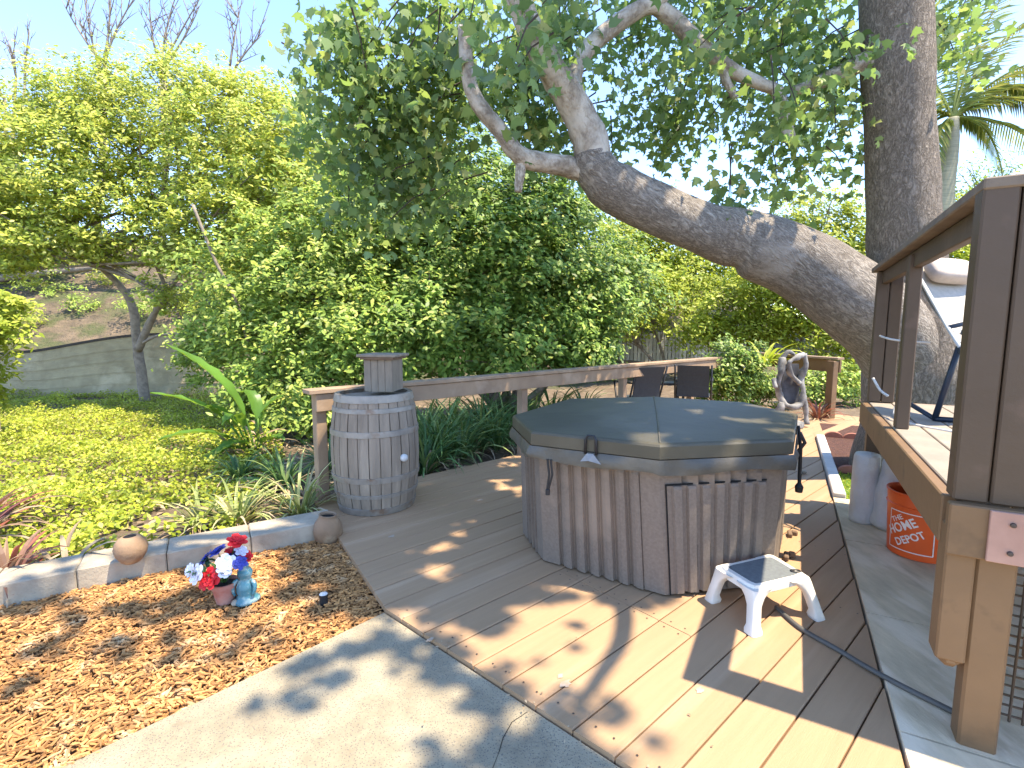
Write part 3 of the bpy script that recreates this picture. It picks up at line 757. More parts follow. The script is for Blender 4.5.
bush_tree('background_tree', 'lime green tree filling the gap under the arching limb', 'tree', onground(690, 17.5), [(690, 262, 17.5, 70, 40, 1.6), (635, 250, 17.5, 50, 40, 1.4), (750, 275, 17, 50, 32, 1.2)], LG, (.17, .07), .95, .3, None, .11, 1, nbr=24)
bush_tree('background_tree', 'yellowish tree behind the raised deck railing', 'tree', onground(1000, 16), [(965, 235, 16, 50, 45, 1.5), (1040, 230, 15, 60, 50, 1.5), (940, 290, 14, 60, 50, 1.2), (1000, 300, 13, 70, 60, 1.2)], LG, (.17, .07), .8, .3, None, .12, 1, nbr=30)
bush_tree('background_tree', 'sparse grey-green tree top under the palm fronds', 'tree', onground(985, 24), [(985, 175, 24, 32, 22, 1.2), (965, 200, 24, 36, 22, 1.2)], MG, (.2, .07), .4, .4, None, .12, 1, nbr=30)
bush_tree('background_tree', 'broad tree on the bank behind the dense evergreen', 'tree', onground(560, 19), [(540, 240, 19, 120, 70, 2), (420, 230, 19, 100, 90, 2), (640, 275, 19, 60, 35, 2)], MG, (.22, .09), .7, .4, None, .15, 1, nbr=40)
bush_tree('background_tree', 'tree on the dry bank above the left end of the wall', 'tree', onground(-40, 18), [(-60, 200, 18, 130, 80, 2), (300, 200, 18, 90, 90, 2)], MG, (.22, .09), .7, .4, None, .15, 1, nbr=40)
for i, (px, py, lab) in enumerate([(110, 275, 'scrub bush on the bank directly above the forked trunk'), (140, 305, 'low scrub bush behind the trunk fork'), (60, 262, 'highest scrub bush on the dry bank'), (45, 285, 'small olive scrub bush high on the dry bank'), (20, 320, 'small scrub bush low on the bank at the left'), (75, 300, 'scrub bush on the bank left of the forked trunk'), (185, 300, 'scrub bush on the bank right of the forked trunk'), (215, 318, 'grey scrub bush just above the wall end')]):
    d = 15.0 + (330 - py) * .06
    bush_tree('scrub_bush', lab, 'bush', D(px, py + 10, d), [(px, py, d, 24, 12, .5)], MG if i % 2 else YG, (.10, .04), .7, .2, 'scrub bushes on the dry bank', .02, 1, nbr=6)

# bare leafless trees against the sky
def bare_tree(base, tips, label):
    t = thing('bare_tree', base, label, 'tree', 'leafless trees rising above the crown'); mb = MB(); rnd = random.Random(len(label))
    for (x0, y0, x1, y1, d) in tips:
        a, b = D(x0, y0, d), D(x1, y1, d); q = bezier(a, a.lerp(b, .5) + Vector((rnd.uniform(-.4, .4), 0, 0)), b, 7)
        mb.tube([base + Vector((0, 0, -.1)), base.lerp(a, .5) + Vector((.2, 0, 0)), a], [.14, .10, .05], 6)
        mb.tube(q, [.06 - .0065 * i for i in range(8)], 5)
        for k in range(9):
            s = q[rnd.randint(1, 6)]; e = s + Vector((rnd.uniform(-1.05, 1.05), rnd.uniform(-.3, .3), rnd.uniform(.5, 1.9)))
            mm = s.lerp(e, .5) + Vector((rnd.uniform(-.12, .12), 0, .08))
            r = bezier(s, mm, e, 4); mb.tube(r, [.026, .022, .018, .014, .007], 4)
            for _ in range(3):
                s2 = r[rnd.randint(1, 3)]; e2 = s2 + Vector((rnd.uniform(-.35, .35), 0, rnd.uniform(.15, .55))); mb.tube([s2, s2.lerp(e2, .5) + Vector((.03, 0, 0)), e2], [.014, .011, .005], 4)
    mb.build('branch', m_twig, t, smooth=True)
bare_tree(onground(100, 24), [(100, 60, 62, 0, 24), (104, 60, 110, -20, 24), (98, 62, 85, 5, 24), (106, 58, 140, -10, 24)], 'leafless tree with bare twigs above the middle of the crown')
bare_tree(onground(165, 24), [(160, 66, 150, -10, 24), (162, 66, 180, -15, 24), (165, 66, 200, 5, 24), (160, 70, 205, -10, 24)], 'leafless tree with bare twigs at the right of the crown')
bare_tree(onground(5, 24), [(15, 95, 8, 40, 24), (25, 85, 30, 30, 24), (5, 100, -20, 50, 24)], 'leafless tree with bare twigs at the left picture edge')
bare_tree(onground(230, 24), [(230, 66, 240, 10, 24), (235, 68, 262, 35, 24)], 'small leafless tree with thin bare twigs near the sycamore leaves')

# palm
pb = onground(940, 14); pt = thing('palm_tree', pb, 'palm tree with feathery fronds behind the thick trunk', 'palm tree')
top = D(953, 118, 14); k = MB(); kp = [pb - Vector((0, 0, .2)), pb.lerp(top, .5) + Vector((-.1, 0, 0)), D(943, 190, 14), D(950, 150, 14), top]
q = smoothpath(kp, 6); k.tube(q, smoothrad([.34, .30, .26, .19, .13], 6), 14, jit=.08); k.build('trunk', m_palmt, pt, smooth=True)
fronds = [(1035, 100, 1010, 62, 13.6), (1075, 130, 1020, 70, 13.2), (1045, 10, 985, 40, 14), (1020, -30, 975, 30, 14.3), (985, -30, 962, 40, 14.6), (920, 60, 930, 70, 14.5), (905, 140, 925, 95, 14.2), (1090, 60, 1020, 45, 13.4), (930, 185, 932, 120, 13.8), (1005, 200, 1000, 110, 13.6), (1070, 190, 1030, 110, 13.8)]
for i, (x, y, mx_, my_, d) in enumerate(fronds):
    path = bezier(top, D(mx_, my_, (14 + d) / 2), D(x, y, d), 16); fm = MB()
    fm.tube(path, [.045 - .0023 * j for j in range(17)], 5)
    for j in range(2, 17):
        for sub_ in range(3):
            p = path[j - 1].lerp(path[j], sub_ / 3); tn = (path[j] - path[j - 1]).normalized(); sd = tn.cross(Vector((0, 0, 1))).normalized()
            for sg in (-1, 1):
                Ln = .75 * (1 - abs(j / 17 - .4) * .9); dr = (tn * .55 + sd * sg * .7 + Vector((0, 0, -.35 - random.random() * .35))).normalized()
                e = p + dr * Ln; m1 = p + dr * Ln * .5 + Vector((0, 0, .05)); wv = tn * .022
                fm.add([p - wv, p + wv, m1 + wv * 1.2, e, m1 - wv * 1.2], [(0, 1, 2, 3, 4)])
    fm.build('frond', PALM, pt)

# ------------------------------------------------------------------ the big sycamore
tz = gz(3.6, 4.75); TB = Vector((3.75, 4.75, tz))
syc = thing('sycamore_tree', TB, 'huge old sycamore with rough trunk and thick arching limb over hot tub', 'tree')
def limb(name, pts, w, mat, n=28, jit=.12, sub_=8, seed=0, cap=True, pr=None):
    """pts: (px,py,depth), w: width in pixels at that point"""
    P = [D(*p) if len(p) == 3 else Vector(p) for p in [q if not isinstance(q, Vector) else tuple(q) for q in pts]]
    r = [wi / 2 * p[2] / F for wi, p in zip(w, pts)] if pr is None else pr
    mb = MB(); mb.tube(smoothpath(P, sub_), smoothrad(r, sub_), n, jit=jit, seed=seed, cap=cap)
    return mb
tp = [(925, 560, 4.75), (923, 460, 4.75), (920, 400, 4.75), (914, 345, 4.75), (908, 280, 4.75), (903, 200, 4.75), (899, 110, 4.75), (896, 20, 4.75), (892, -80, 4.7), (884, -190, 4.6), (870, -320, 4.5)]
mb = limb('trunk', tp, [140, 118, 98, 82, 66, 59, 56, 57, 56, 52, 46], m_bark, 40, .10, 10, 1)
mb.build('trunk', m_bark, syc, smooth=True)
lp_ = [(905, 360, 4.72), (868, 312, 4.62), (830, 283, 4.58), (795, 262, 4.55), (755, 243, 4.5), (725, 236, 4.48), (690, 222, 4.42), (650, 207, 4.36), (618, 190, 4.3), (596, 170, 4.26), (588, 150, 4.24)]
mb = limb('limb', lp_, [72, 77, 71, 66, 62, 53, 48, 48, 47, 42, 28], m_barkl, 36, .16, 10, 4)
mb.build('limb', m_barkl, syc, smooth=True)
def branch(pts, w, mat=m_palebark, n=12, jit=.15, seed=0, name='branch'):
    mb = limb(name, pts, w, mat, n, jit, 6, seed); return mb.build(name, mat, syc, smooth=True)
branch([(596, 178, 4.27), (590, 140, 4.24), (575, 108, 4.2), (553, 72, 4.1), (532, 32, 4.0), (515, -10, 3.9), (500, -70, 3.8), (470, -140, 3.7)], [36, 34, 31, 27, 24, 23, 20, 15], seed=2)
branch([(592, 172, 4.28), (560, 165, 4.25), (522, 157, 4.2), (500, 130, 4.17), (478, 104, 4.15), (468, 74, 4.13), (464, 26, 4.1)], [26, 19, 18, 16, 15, 14, 12], seed=3)
branch([(522, 157, 4.2), (520, 175, 4.2), (518, 192, 4.2)], [12, 10, 7], seed=5, name='stub')
branch([(590, 140, 4.3), (574, 82, 4.5), (585, 52, 4.6), (612, 28, 4.7), (648, 6, 4.75), (672, 18, 4.8), (700, 45, 4.8), (735, 72, 4.8), (776, 90, 4.8)], [16, 15, 16, 16, 15, 15, 14, 12, 10], seed=6)
branch([(776, 88, 4.8), (783, 110, 4.78), (788, 140, 4.76)], [11, 12, 13], seed=7, name='stub')
branch([(720, 62, 4.8), (726, 80, 4.8), (735, 98, 4.8)], [9, 8, 6], seed=8, name='stub')
branch([(900, 58, 4.7), (862, 63, 4.75), (820, 82, 4.8), (790, 92, 4.9)], [22, 17, 13, 7], seed=9)
branch([(655, 8, 4.75), (690, -40, 4.7), (740, -110, 4.6)], [12, 9, 7], seed=10)
# limbs overhead, above the frame
def wbranch(pts, r, n=10, seed=0):
    mb = MB(); mb.tube(smoothpath(pts, 6), smoothrad(r, 6), n, jit=.15, seed=seed); mb.build('branch', m_palebark, syc, smooth=True)
Ttop = D(884, -190, 4.6)
wbranch([Ttop - Vector((0, 0, .4)), (2.9, 3.6, 5.4), (2.3, 2.9, 5.7), (1.5, 2.4, 5.9), (.6, 2.1, 6.0), (-.3, 2.0, 6.2)], [.22, .16, .12, .09, .06, .03], seed=1)
wbranch([D(892, -80, 4.7), (3.2, 3.6, 4.6), (2.9, 2.6, 4.8), (2.55, 1.85, 4.8), (2.4, 1.35, 4.75), (2.2, .9, 4.9)], [.14, .09, .06, .045, .042, .02], seed=2)
wbranch([Ttop, (3.9, 4.6, 7), (3.6, 4.4, 8.2), (3.2, 4.2, 9)], [.25, .2, .12, .05], seed=3)
wbranch([D(500, -70, 3.8), (-.3, 3.5, 5.2), (-.7, 3.3, 5.6), (-1.2, 3.4, 6)], [.07, .055, .04, .02], seed=4)

SYV = []
def syc_clump(c, r, n, size=.16, droop=1.1):
    c = np.array(c)
    P = c + RNG.normal(size=(n, 3)) * np.array(r) * .55
    Nn = np.array([.15, -.12, .25]) + RNG.normal(size=(n, 3)) * .65
    SYV.append(leaf_verts(P, Nn, size, size * .95, PALMATE, droop))
tw = MB()
def syc_px(px, py, d, rx, ry, n, size=.080):
    """a spray of leaves: sub-clumps inside the ellipse, each on a twig"""
    k = d / F
    for i in range(max(2, n // 30)):
        a = random.uniform(0, 2 * math.pi); rr = math.sqrt(random.random())
        dd = d + random.uniform(-.5, .5)
        c = D(px + rx * rr * math.cos(a), py + ry * rr * math.sin(a), dd)
        syc_clump(c, (.30, .30, .28), 54, size)
        e = c + Vector((random.uniform(-.3, .5), random.uniform(-.2, .2), random.uniform(.2, .5)))
        tw.tube([c, c.lerp(e, .5) + Vector((0, 0, .05)), e], [.004, .006, .008], 4)
for a in [(340, 40, 4.6, 45, 55, 327), (330, 110, 4.8, 30, 30, 124), (395, 60, 4.8, 55, 75, 483), (440, 30, 4.8, 45, 40, 265), (385, 150, 4.9, 50, 45, 327), (425, 130, 4.9, 45, 60, 327), (375, 205, 5, 40, 35, 187),
          (435, 200, 5.1, 40, 30, 171), (470, 130, 5.2, 30, 50, 124), (505, 50, 5.0, 45, 45, 257), (540, 110, 5.2, 40, 45, 234), (520, 100, 4.9, 25, 40, 124), (560, 20, 4.9, 45, 28, 260), (565, 155, 5.4, 30, 20, 90), (610, 70, 5.4, 22, 40, 70), (620, 15, 5.2, 30, 18, 90),
          (670, 90, 5.6, 50, 60, 171), (690, 30, 5.4, 55, 35, 217), (740, 40, 5.4, 60, 45, 264), (800, 30, 5.3, 55, 35, 250), (835, 70, 5.3, 30, 40, 171), (790, 60, 5.4, 50, 35, 165), (760, 120, 5.5, 55, 35, 138), (820, 130, 5.4, 42, 40, 198), (845, 160, 5.4, 18, 30, 72),
          (655, 150, 5.8, 40, 28, 99), (700, 120, 5.7, 35, 30, 59), (640, 110, 5.8, 25, 45, 72), (610, 130, 5.9, 18, 25, 46), (800, 175, 5.6, 35, 14, 39), (735, 197, 5.0, 8, 7, 14), (505, 60, 3.6, 16, 26, 54), (545, 15, 3.5, 22, 12, 54), (700, 50, 4.3, 16, 12, 30), (790, 110, 4.3, 20, 22, 50), (842, 60, 4.5, 14, 26, 70), (945, 35, 4.9, 18, 26, 110), (950, 65, 5, 22, 20, 80), (955, 5, 5, 25, 18, 90)]: syc_px(*a)
# overhead foliage that throws the dapple: placed up the sun's ray from where the shade lies
L1z = SUN / SUN.z
def shade(px, py, rx, ry, dens=120, gz_=0.0, hole=(), zr=(6.2, 8.2)):
    """shade an ellipse of ground (pixels) with sycamore leaves hanging high above it"""
    p = G(px, py, gz_); ex = G(px + rx, py, gz_) - p; ey = (G(px, py - ry, gz_) - G(px, py + ry, gz_)) / 2
    area = math.pi * ex.length * ey.length; n = int(area * dens * 3.0); z0 = random.uniform(*zr)
    pts = []
    while len(pts) < n:
        a = random.uniform(0, 2 * math.pi); r = math.sqrt(random.random())
        q = p + ex * (r * math.cos(a)) + ey * (r * math.sin(a)); 
        bad = False
        for hx, hy, hr in hole:
            hp = G(hx, hy, gz_)
            if (q - hp).length < hr: bad = True; break
        if bad and random.random() < .97: n -= 1; continue
        z = z0 + random.gauss(0, .3); pts.append(tuple(q + L1z * (z - gz_)))
    if not pts: return
    P = np.array(pts); SYV.append(leaf_verts(P, np.array([.2, 0, .9]) + RNG.normal(size=P.shape) * .4, .125, .12, PALMATE, .1))
holes = [(405, 517, .07), (440, 497, .10), (442, 515, .12), (460, 533, .13), (474, 542, .10), (446, 546, .12), (425, 553, .07), (438, 572, .15), (455, 573, .14), (418, 610, .12), (505, 571, .16), (522, 578, .13), (390, 573, .07), (408, 571, .06), (500, 480, .13), (508, 465, .15), (485, 470, .1), (515, 490, .12)]
for a in [(400, 540, 55, 40), (455, 560, 60, 45), (430, 590, 55, 28), (480, 520, 50, 40), (430, 490, 60, 22), (350, 505, 45, 22), (470, 600, 45, 25), (380, 575, 30, 30), (520, 520, 30, 45), (500, 470, 40, 14)]: shade(*a, dens=110, hole=holes)
for a in [(330, 560, 40, 30, 80), (355, 600, 25, 18, 80), (300, 590, 22, 16, 55), (200, 595, 50, 13, 60), (120, 610, 60, 9, 60), (60, 640, 40, 10, 45), (150, 640, 50, 9, 60), (250, 640, 28, 9, 60), (40, 600, 40, 8, 60), (20, 680, 30, 9, 40)]: shade(*a[:4], dens=a[4])
for a in [(345, 660, 50, 11, 70), (400, 642, 42, 12, 90), (440, 655, 28, 22, 90), (475, 690, 26, 24, 90), (300, 690, 35, 10, 60), (540, 730, 55, 30, 110), (470, 755, 50, 16, 110), (590, 760, 50, 14, 110), (490, 622, 18, 12, 60), (520, 662, 20, 10, 40)]: shade(*a[:4], dens=a[4])
for a in [(580, 622, 16, 10, 28), (570, 655, 14, 10, 40), (622, 702, 24, 10, 55), (652, 722, 12, 18, 50), (552, 695, 30, 10, 50)]: shade(*a[:4], dens=a[4])
# over the tub cover, barrel, railing and shrubs behind
choles = [(560, 415, .09), (590, 410, .12), (620, 405, .12), (600, 420, .1), (575, 428, .1), (640, 438, .13), (655, 442, .1), (700, 415, .14), (730, 421, .14), (760, 424, .14), (780, 430, .12), (690, 430, .1), (740, 440, .1), (550, 428, .08), (615, 432, .07)]
for a in [(600, 420, 80, 22), (680, 415, 80, 22), (740, 425, 55, 20), (650, 405, 90, 10), (560, 420, 45, 18)]: shade(*a, dens=105, gz_=.83, hole=choles)
for a in [(376, 470, 50, 40, 90, .3), (380, 400, 60, 14, 100, .9), (460, 385, 60, 14, 90, .9)]: shade(*a[:4], dens=a[4], gz_=a[5])
for a in [(460, 430, 60, 25, 60, 0), (120, 560, 90, 10, 35, 0), (30, 590, 40, 7, 30, 0)]: shade(*a[:4], dens=a[4], gz_=a[5])
for i in range(3):                                     # crown above the frame, around the trunk and over the arching limb
    syc_clump((random.uniform(.5, 5.2), random.uniform(3.9, 6.5), random.uniform(6.6, 8.5)), (.7, .7, .5), 90, .11)
np_mesh('crown', np.concatenate(SYV), len(PALMATE), SYC, syc)
tw.build('twig', m_twigd, syc)['kind'] = 'stuff'

# ------------------------------------------------------------------ low plants
def strap_plant(name, loc, n, length, width, mat, label, cat='plant', group=None, spread=1, lift=1, seed=0, extra=None):
    t = thing(name, loc, label, cat, group); mb = MB(); blades(mb, loc, n, length, width, spread, lift, seed=seed); mb.build('foliage', mat, t, smooth=False)
    if extra: mb = MB(); blades(mb, loc, extra[0], extra[1], width * .8, 1.3, .6, seed=seed + 50); mb.build('dry_leaf', TANL, t)
    return t
def gnd(px, py, z=-.12):
    p = G(px, py, z); return p
sg = 'strap-leaf plants behind the railing'
for i, (px, py, L, lab) in enumerate([(432, 478, .75, 'green strap-leaf plant just right of the barrel foot'), (470, 462, .85, 'dark arching strap-leaf plant midway between barrel and rail post'), (505, 452, .85, 'strap-leaf plant at the rail post left of the tub'),
        (455, 440, .9, 'strap-leaf plant in the second row behind the barrel'), (490, 432, .9, 'strap-leaf plant in the second row by the rail post'), (540, 436, .85, 'strap-leaf plant right of the rail post'), (590, 422, .8, 'strap-leaf plant hidden behind the tub cover'), (400, 470, .8, 'strap-leaf plant directly behind the barrel'), (448, 466, .95, 'tall strap-leaf plant a little right of the barrel, under the rail'), (490, 452, .95, 'tall strap-leaf plant just left of the rail post'), (515, 442, .95, 'strap-leaf plant pressed against the rail post beside the tub'), (430, 452, 1.0, 'broad strap-leaf clump close behind the barrel shoulder'), (560, 430, .95, 'strap-leaf plant showing above the left cover corner')]):
    p = gnd(px, py, -.13); p = p + BN * .15
    strap_plant('strap_leaf_plant', p, 90, L, .026, STR, lab, 'plant', sg, 1, 1, 20 + i, (14, L * .8))
vg = 'variegated plants along the concrete edging'
for i, (px, py, L, lab, mt) in enumerate([(238, 527, .50, 'striped spiky plant in front of the broad-leaved plant', VAR), (200, 530, .38, 'pale striped plant left of the largest striped plant', VAR), (300, 517, .62, 'long leaved striped plant leaning on the corner post', VAR),
        (285, 490, .5, 'green striped plant behind the corner post plant', STR), (240, 480, .4, 'twiggy grey-green plant between broad leaves and post', STR), (330, 470, .55, 'dark strap plant behind the corner post', STR)]):
    strap_plant('spider_plant', gnd(px, py, -.10), 64, L, .024, mt, lab, 'plant', vg, .9, .95, 60 + i, (26, L))
strap_plant('bromeliad', gnd(8, 590, -.08), 40, .42, .035, REDL, 'red strap-leaf bromeliad behind the leftmost block', 'plant', 'red bromeliads by the edging', .9, 1, 90, (10, .4))
strap_plant('bromeliad', gnd(-30, 545, -.1), 30, .58, .034, REDL, 'large pinkish bromeliad reaching in from the left edge', 'plant', 'red bromeliads by the edging', .8, .8, 91, (18, .6))
strap_plant('bromeliad', gnd(62, 578, -.08), 16, .38, .032, TANL, 'dried tan and red rosette between the red bromeliad and clay ball', 'plant', 'red bromeliads by the edging', 1, .9, 92, (8, .3))
strap_plant('agave', G(786, 372, .72) + Vector((.1, .9, 0)), 34, .75, .075, LG, 'pale spiky agave above the far rail', 'plant', None, .8, .75, 93)
strap_plant('bromeliad', gnd(818, 420, -.02), 40, .5, .03, REDL, 'dark reddish strap plant at the foot of the far post', 'plant', 'red bromeliads by the edging', 1, 1, 94, (12, .5))

# broad-leaved plant
def broad_leaf(mb, base, mid, tip, width, seed=0, stalk=.35):
    path = bezier(base, mid, tip, 16); n0 = int(16 * stalk)
    mb.tube(path[:n0 + 1], [.016 - .0005 * i for i in range(n0 + 1)], 6)
    vs = []; fs = []; q = path[n0:]; n = len(q) - 1
    for i, p in enumerate(q):
        t = i / n; tn = (q[min(i + 1, n)] - q[max(i - 1, 0)]).normalized(); sd = tn.cross(Vector((0, 0, 1))).normalized(); up = sd.cross(tn)
        wd = width * (math.sin(math.pi * min(1, t * .96 + .04)) ** .7) * (1 - .25 * t)
        for s in (-1, -.5, 0, .5, 1):
            vs.append(p + sd * s * wd / 2 + up * abs(s) * wd * .16 + up * .012 * math.sin(t * 30 + s * 4 + seed))
    for i in range(n):
        for k in range(4): o = i * 5 + k; fs.append((o, o + 1, o + 6, o + 5))
    mb.add(vs, fs)
bp0 = onground(245, 6.2); bt = thing('bird_of_paradise', bp0, 'broad-leaved plant with one large bright raised leaf', 'plant')
for i, (mx_, my_, x, y, d, wd) in enumerate([(250, 385, 165, 344, 6.0, .30), (230, 400, 150, 393, 5.9, .16), (215, 420, 158, 440, 5.6, .22), (262, 385, 240, 392, 6.4, .2), (255, 405, 285, 395, 6.5, .2), (235, 410, 205, 405, 6.0, .26), (240, 430, 215, 455, 5.6, .22), (260, 425, 262, 412, 6.3, .2), (225, 430, 195, 480, 5.4, .18), (265, 430, 285, 440, 6.0, .22), (240, 395, 222, 425, 5.7, .2)]):
    mb = MB(); broad_leaf(mb, bp0 + Vector((random.uniform(-.08, .08), random.uniform(-.08, .08), 0)), D(mx_, my_, (6.2 + d) / 2), D(x, y, d), wd, i); mb.build('leaf', BAN, bt, smooth=True)
mb = MB()
for i in range(16): blades(mb, bp0 + Vector((random.uniform(-.2, .2), random.uniform(-.2, .2), 0)), 1, .55, .06, 1.2, 1, seed=200 + i)
mb.build('dry_leaf', TANL, bt)

# ================================================================== LOW WOODEN RAILING ROUND THE DECK
Z = Vector((0, 0, 1))
RH = .90
rl = thing('deck_railing', A, 'long weathered wooden railing along the back of the deck', 'railing')
mb = MB(); a, b = A - BD * .09 + Z * RH, FARC - BD * .1 + Z * RH
mb.bar(a, b, .15, .035, bev=.004); cap = mb.build('cap_rail', m_rail, rl)
mb = MB(); mb.bar(A - BD * .03 - BN * .035 + Z * (RH - .092), FARC - BD * .1 - BN * .035 + Z * (RH - .092), .038, .14, bev=.004); mb.build('face_board', m_rail, rl)
for s in [0.02, (G(527, 455) - A).dot(BD), 4.1, 5.9, 8.0]:
    c = A + BD * s + BN * .03
    mb = MB(); mb.box(c + Z * (.39), (.088, .088, .97), (BD, BN, Z), bev=.006); mb.build('post', m_rail, rl)
fa = FARC; fb_ = R_FARP + (R_FARP - FARC).normalized() * .05; fd = (fb_ - fa).normalized(); fnn = Vector((fd.y, -fd.x, 0))
rl2 = thing('deck_railing', R_FARP, 'short far end of railing with its brown corner post near the big trunk', 'railing')
mb = MB(); mb.bar(fa + fd * .12 + Z * (RH + .03), fb_ + Z * (RH + .03), .13, .035, bev=.004); mb.build('cap_rail', m_rail, rl2)
mb = MB(); mb.bar(fa + fd * .12 + Z * (RH - .09), fb_ + Z * (RH - .09), .04, .19, bev=.004); mb.build('face_board', m_fascia, rl2)
mb = MB(); mb.box(R_FARP - fd * .02 + Z * .40 + fnn * .075, (.12, .10, .99), (fd, fnn, Z), bev=.006); mb.build('post', m_fascia, rl2)

# ================================================================== BARREL WITH A BOX ON TOP
bc = G(377.5, 503); bar = thing('wine_barrel', bc, 'weathered grey oak barrel with metal hoops standing on the deck', 'barrel')
BH, RE, RM = .905, .288, .338
def brad(z): t = (z / BH) * 2 - 1; return RM - (RM - RE) * abs(t) ** 2.1
mb = MB(); ns = 26
for i in range(ns):
    a0, a1 = 2 * math.pi * i / ns + .008, 2 * math.pi * (i + 1) / ns - .008; prof = [BH * j / 18 for j in range(19)]; vs = []
    dr = random.uniform(-.0015, .0015)
    for z in prof:
        for a in (a0, (a0 + a1) / 2, a1): r = brad(z) + dr; vs.append((bc.x + r * math.cos(a), bc.y + r * math.sin(a), bc.z + z))
    o = len(vs)
    for z in (0, BH):
        for a in (a0, (a0 + a1) / 2, a1): r = brad(z) - .03; vs.append((bc.x + r * math.cos(a), bc.y + r * math.sin(a), bc.z + z))
    fs = []
    for j in range(18):
        for k in range(2): q = j * 3 + k; fs.append((q, q + 1, q + 4, q + 3))
    for k in range(2): fs += [(54 + k, 55 + k, o + 4 + k, o + 3 + k), (o + k, o + k + 1, k + 1, k)]
    mb.add(vs, fs)
mb.lathe([(RE - .02, .03), (RE - .02, BH - .03)], bc, 30)
mb.build('stave_body', m_stave, bar)
for z0, z1 in ((.0, .055), (.135, .165), (.255, .30), (.60, .645), (.775, .81), (.85, BH + .002)):
    mb = MB(); prof = [(brad(z0) + .001, z0), (brad(z0) + .006, z0 + .002), (brad((z0 + z1) / 2) + .0065, (z0 + z1) / 2), (brad(z1) + .006, z1 - .002), (brad(z1) + .001, z1), (brad(z1) - .01, z1 - .002), (brad(z0) - .01, z0 + .002), (brad(z0) + .001, z0)]
    o_ = len(mb.v)
    mb.lathe(prof[:-1], bc, 52)
    mb.f = mb.f[:52 * 6]; mb.m = mb.m[:52 * 6]
    mb.build('hoop', m_hoop, bar, smooth=True, flat_angle=40)
kd = (Vector((0, 0, 0)) - Vector((bc.x, bc.y, 0))).normalized(); ka = math.atan2(kd.y, kd.x) + .62
kd = Vector((math.cos(ka), math.sin(ka), 0)); kp = bc + kd * (brad(.42) - .005) + Z * .43
mb = MB(); mb.lathe([(.026, 0), (.03, .012), (.028, .028), (.015, .04), (0, .042)], kp, 18, ax=(Z.cross(kd), Z, kd)); mb.build('bung', M('white_bung', (.6, .6, .58), rough=.5), bar, smooth=True)
bx = thing('wooden_box', bc + Vector((.02, .05, BH)), 'upright grey wooden box with rusty plank lid on the barrel', 'box')
mb = MB(); bxc = bc + Vector((.06, .08, BH)); ax = (Vector((.985, -.17, 0)), Vector((.17, .985, 0)), Z)
for i in range(4):
    mb.box(bxc + ax[0] * (-.087 + i * .058) + Z * .125, (.0565, .22, .25), ax, bev=.003)
mb.build('body', m_greywood, bx)
mb = MB(); mb.box(bxc + Z * .261, (.275, .27, .020), ax, bev=.004); mb.build('underlid', m_rust, bx)
mb = MB(); mb.box(bxc + Z * .282, (.315, .30, .022), ax, bev=.004); mb.build('lid', m_greywood, bx)

# ================================================================== HOT TUB
TH = .83
vt = [G(512.5, 415, TH), G(531, 431.5, TH), G(660, 445, TH), G(794, 439.7, TH), G(798, 414, TH)]
ctr = Vector((.96, 3.44, 0)) 
c2 = (vt[0] + vt[4]) / 2; ctr = Vector((c2.x, c2.y, 0))
vt += [Vector((2 * ctr.x - v.x, 2 * ctr.y - v.y, TH)) for v in (vt[1], vt[2], vt[3])]
def sc_oct(k, z): return [Vector((ctr.x + (v.x - ctr.x) * k, ctr.y + (v.y - ctr.y) * k, z)) for v in vt]
tub = thing('hot_tub', ctr, 'eight-sided hot tub in ribbed brown cabinet on the deck', 'hot tub')
# cabinet: ribbed walls with plain corner posts
mb = MB(); kt, kb_ = .945, .935; zt = .70
tops_ = sc_oct(kt, zt)
bots_ = [Vector((.075, 3.28, .012)), Vector((.19, 2.87, .012)), Vector((.80, 2.475, .012)), Vector((1.42, 2.60, .012))]
bots_ += [Vector((2 * ctr.x - v.x, 2 * ctr.y - v.y, .012)) for v in bots_]
SIDE_DOOR = 2                                             # side from vertex 2 to 3 carries the access panel
doorinfo = None
prof_pts = []
for i in range(8):
    a0, a1 = bots_[i], bots_[(i + 1) % 8]; b0, b1 = tops_[i], tops_[(i + 1) % 8]; L = (a1 - a0).length; n = Vector(((a1 - a0).y, -(a1 - a0).x, 0)).normalized()
    if (a0 - ctr).dot(n) < 0: n = -n
    us = [(0, 0)]; cw = .11 / L
    us.append((cw, 0)); nr = max(3, round((L - .22) / .078)); rw = (1 - 2 * cw) / nr
    for k in range(nr):
        s = cw + k * rw
        us += [(s + rw * .03, -.02), (s + rw * .12, -.02), (s + rw * .34, -.004), (s + rw * .62, .006), (s + rw * .97, .010)]
    us += [(1 - cw, -.02), (1 - cw + .002, 0), (1, 0)]
    zl = [(0, 0), (.965, 1), (1.0, 1)]
    rows = []
    for zf, rib in ((0, 1), (.93, 1), (.955, 0), (1, 0)):
        rows.append([(a0.lerp(a1, t).lerp(b0.lerp(b1, t), zf) + n * (o * rib)) for t, o in us])
    m_ = len(us); vs = [p for r in rows for p in r]
    fs = [(r * m_ + k, r * m_ + k + 1, (r + 1) * m_ + k + 1, (r + 1) * m_ + k) for r in range(3) for k in range(m_ - 1)]
    mb.add(vs, fs)
    if i == SIDE_DOOR: doorinfo = (a0, a1, b0, b1, n, us)
mb.f.append(tuple(range(len(mb.v), len(mb.v) + 8))); mb.m.append(0); mb.v += [tuple(v) for v in sc_oct(kt, zt)]
mb.build('cabinet', m_cab, tub)
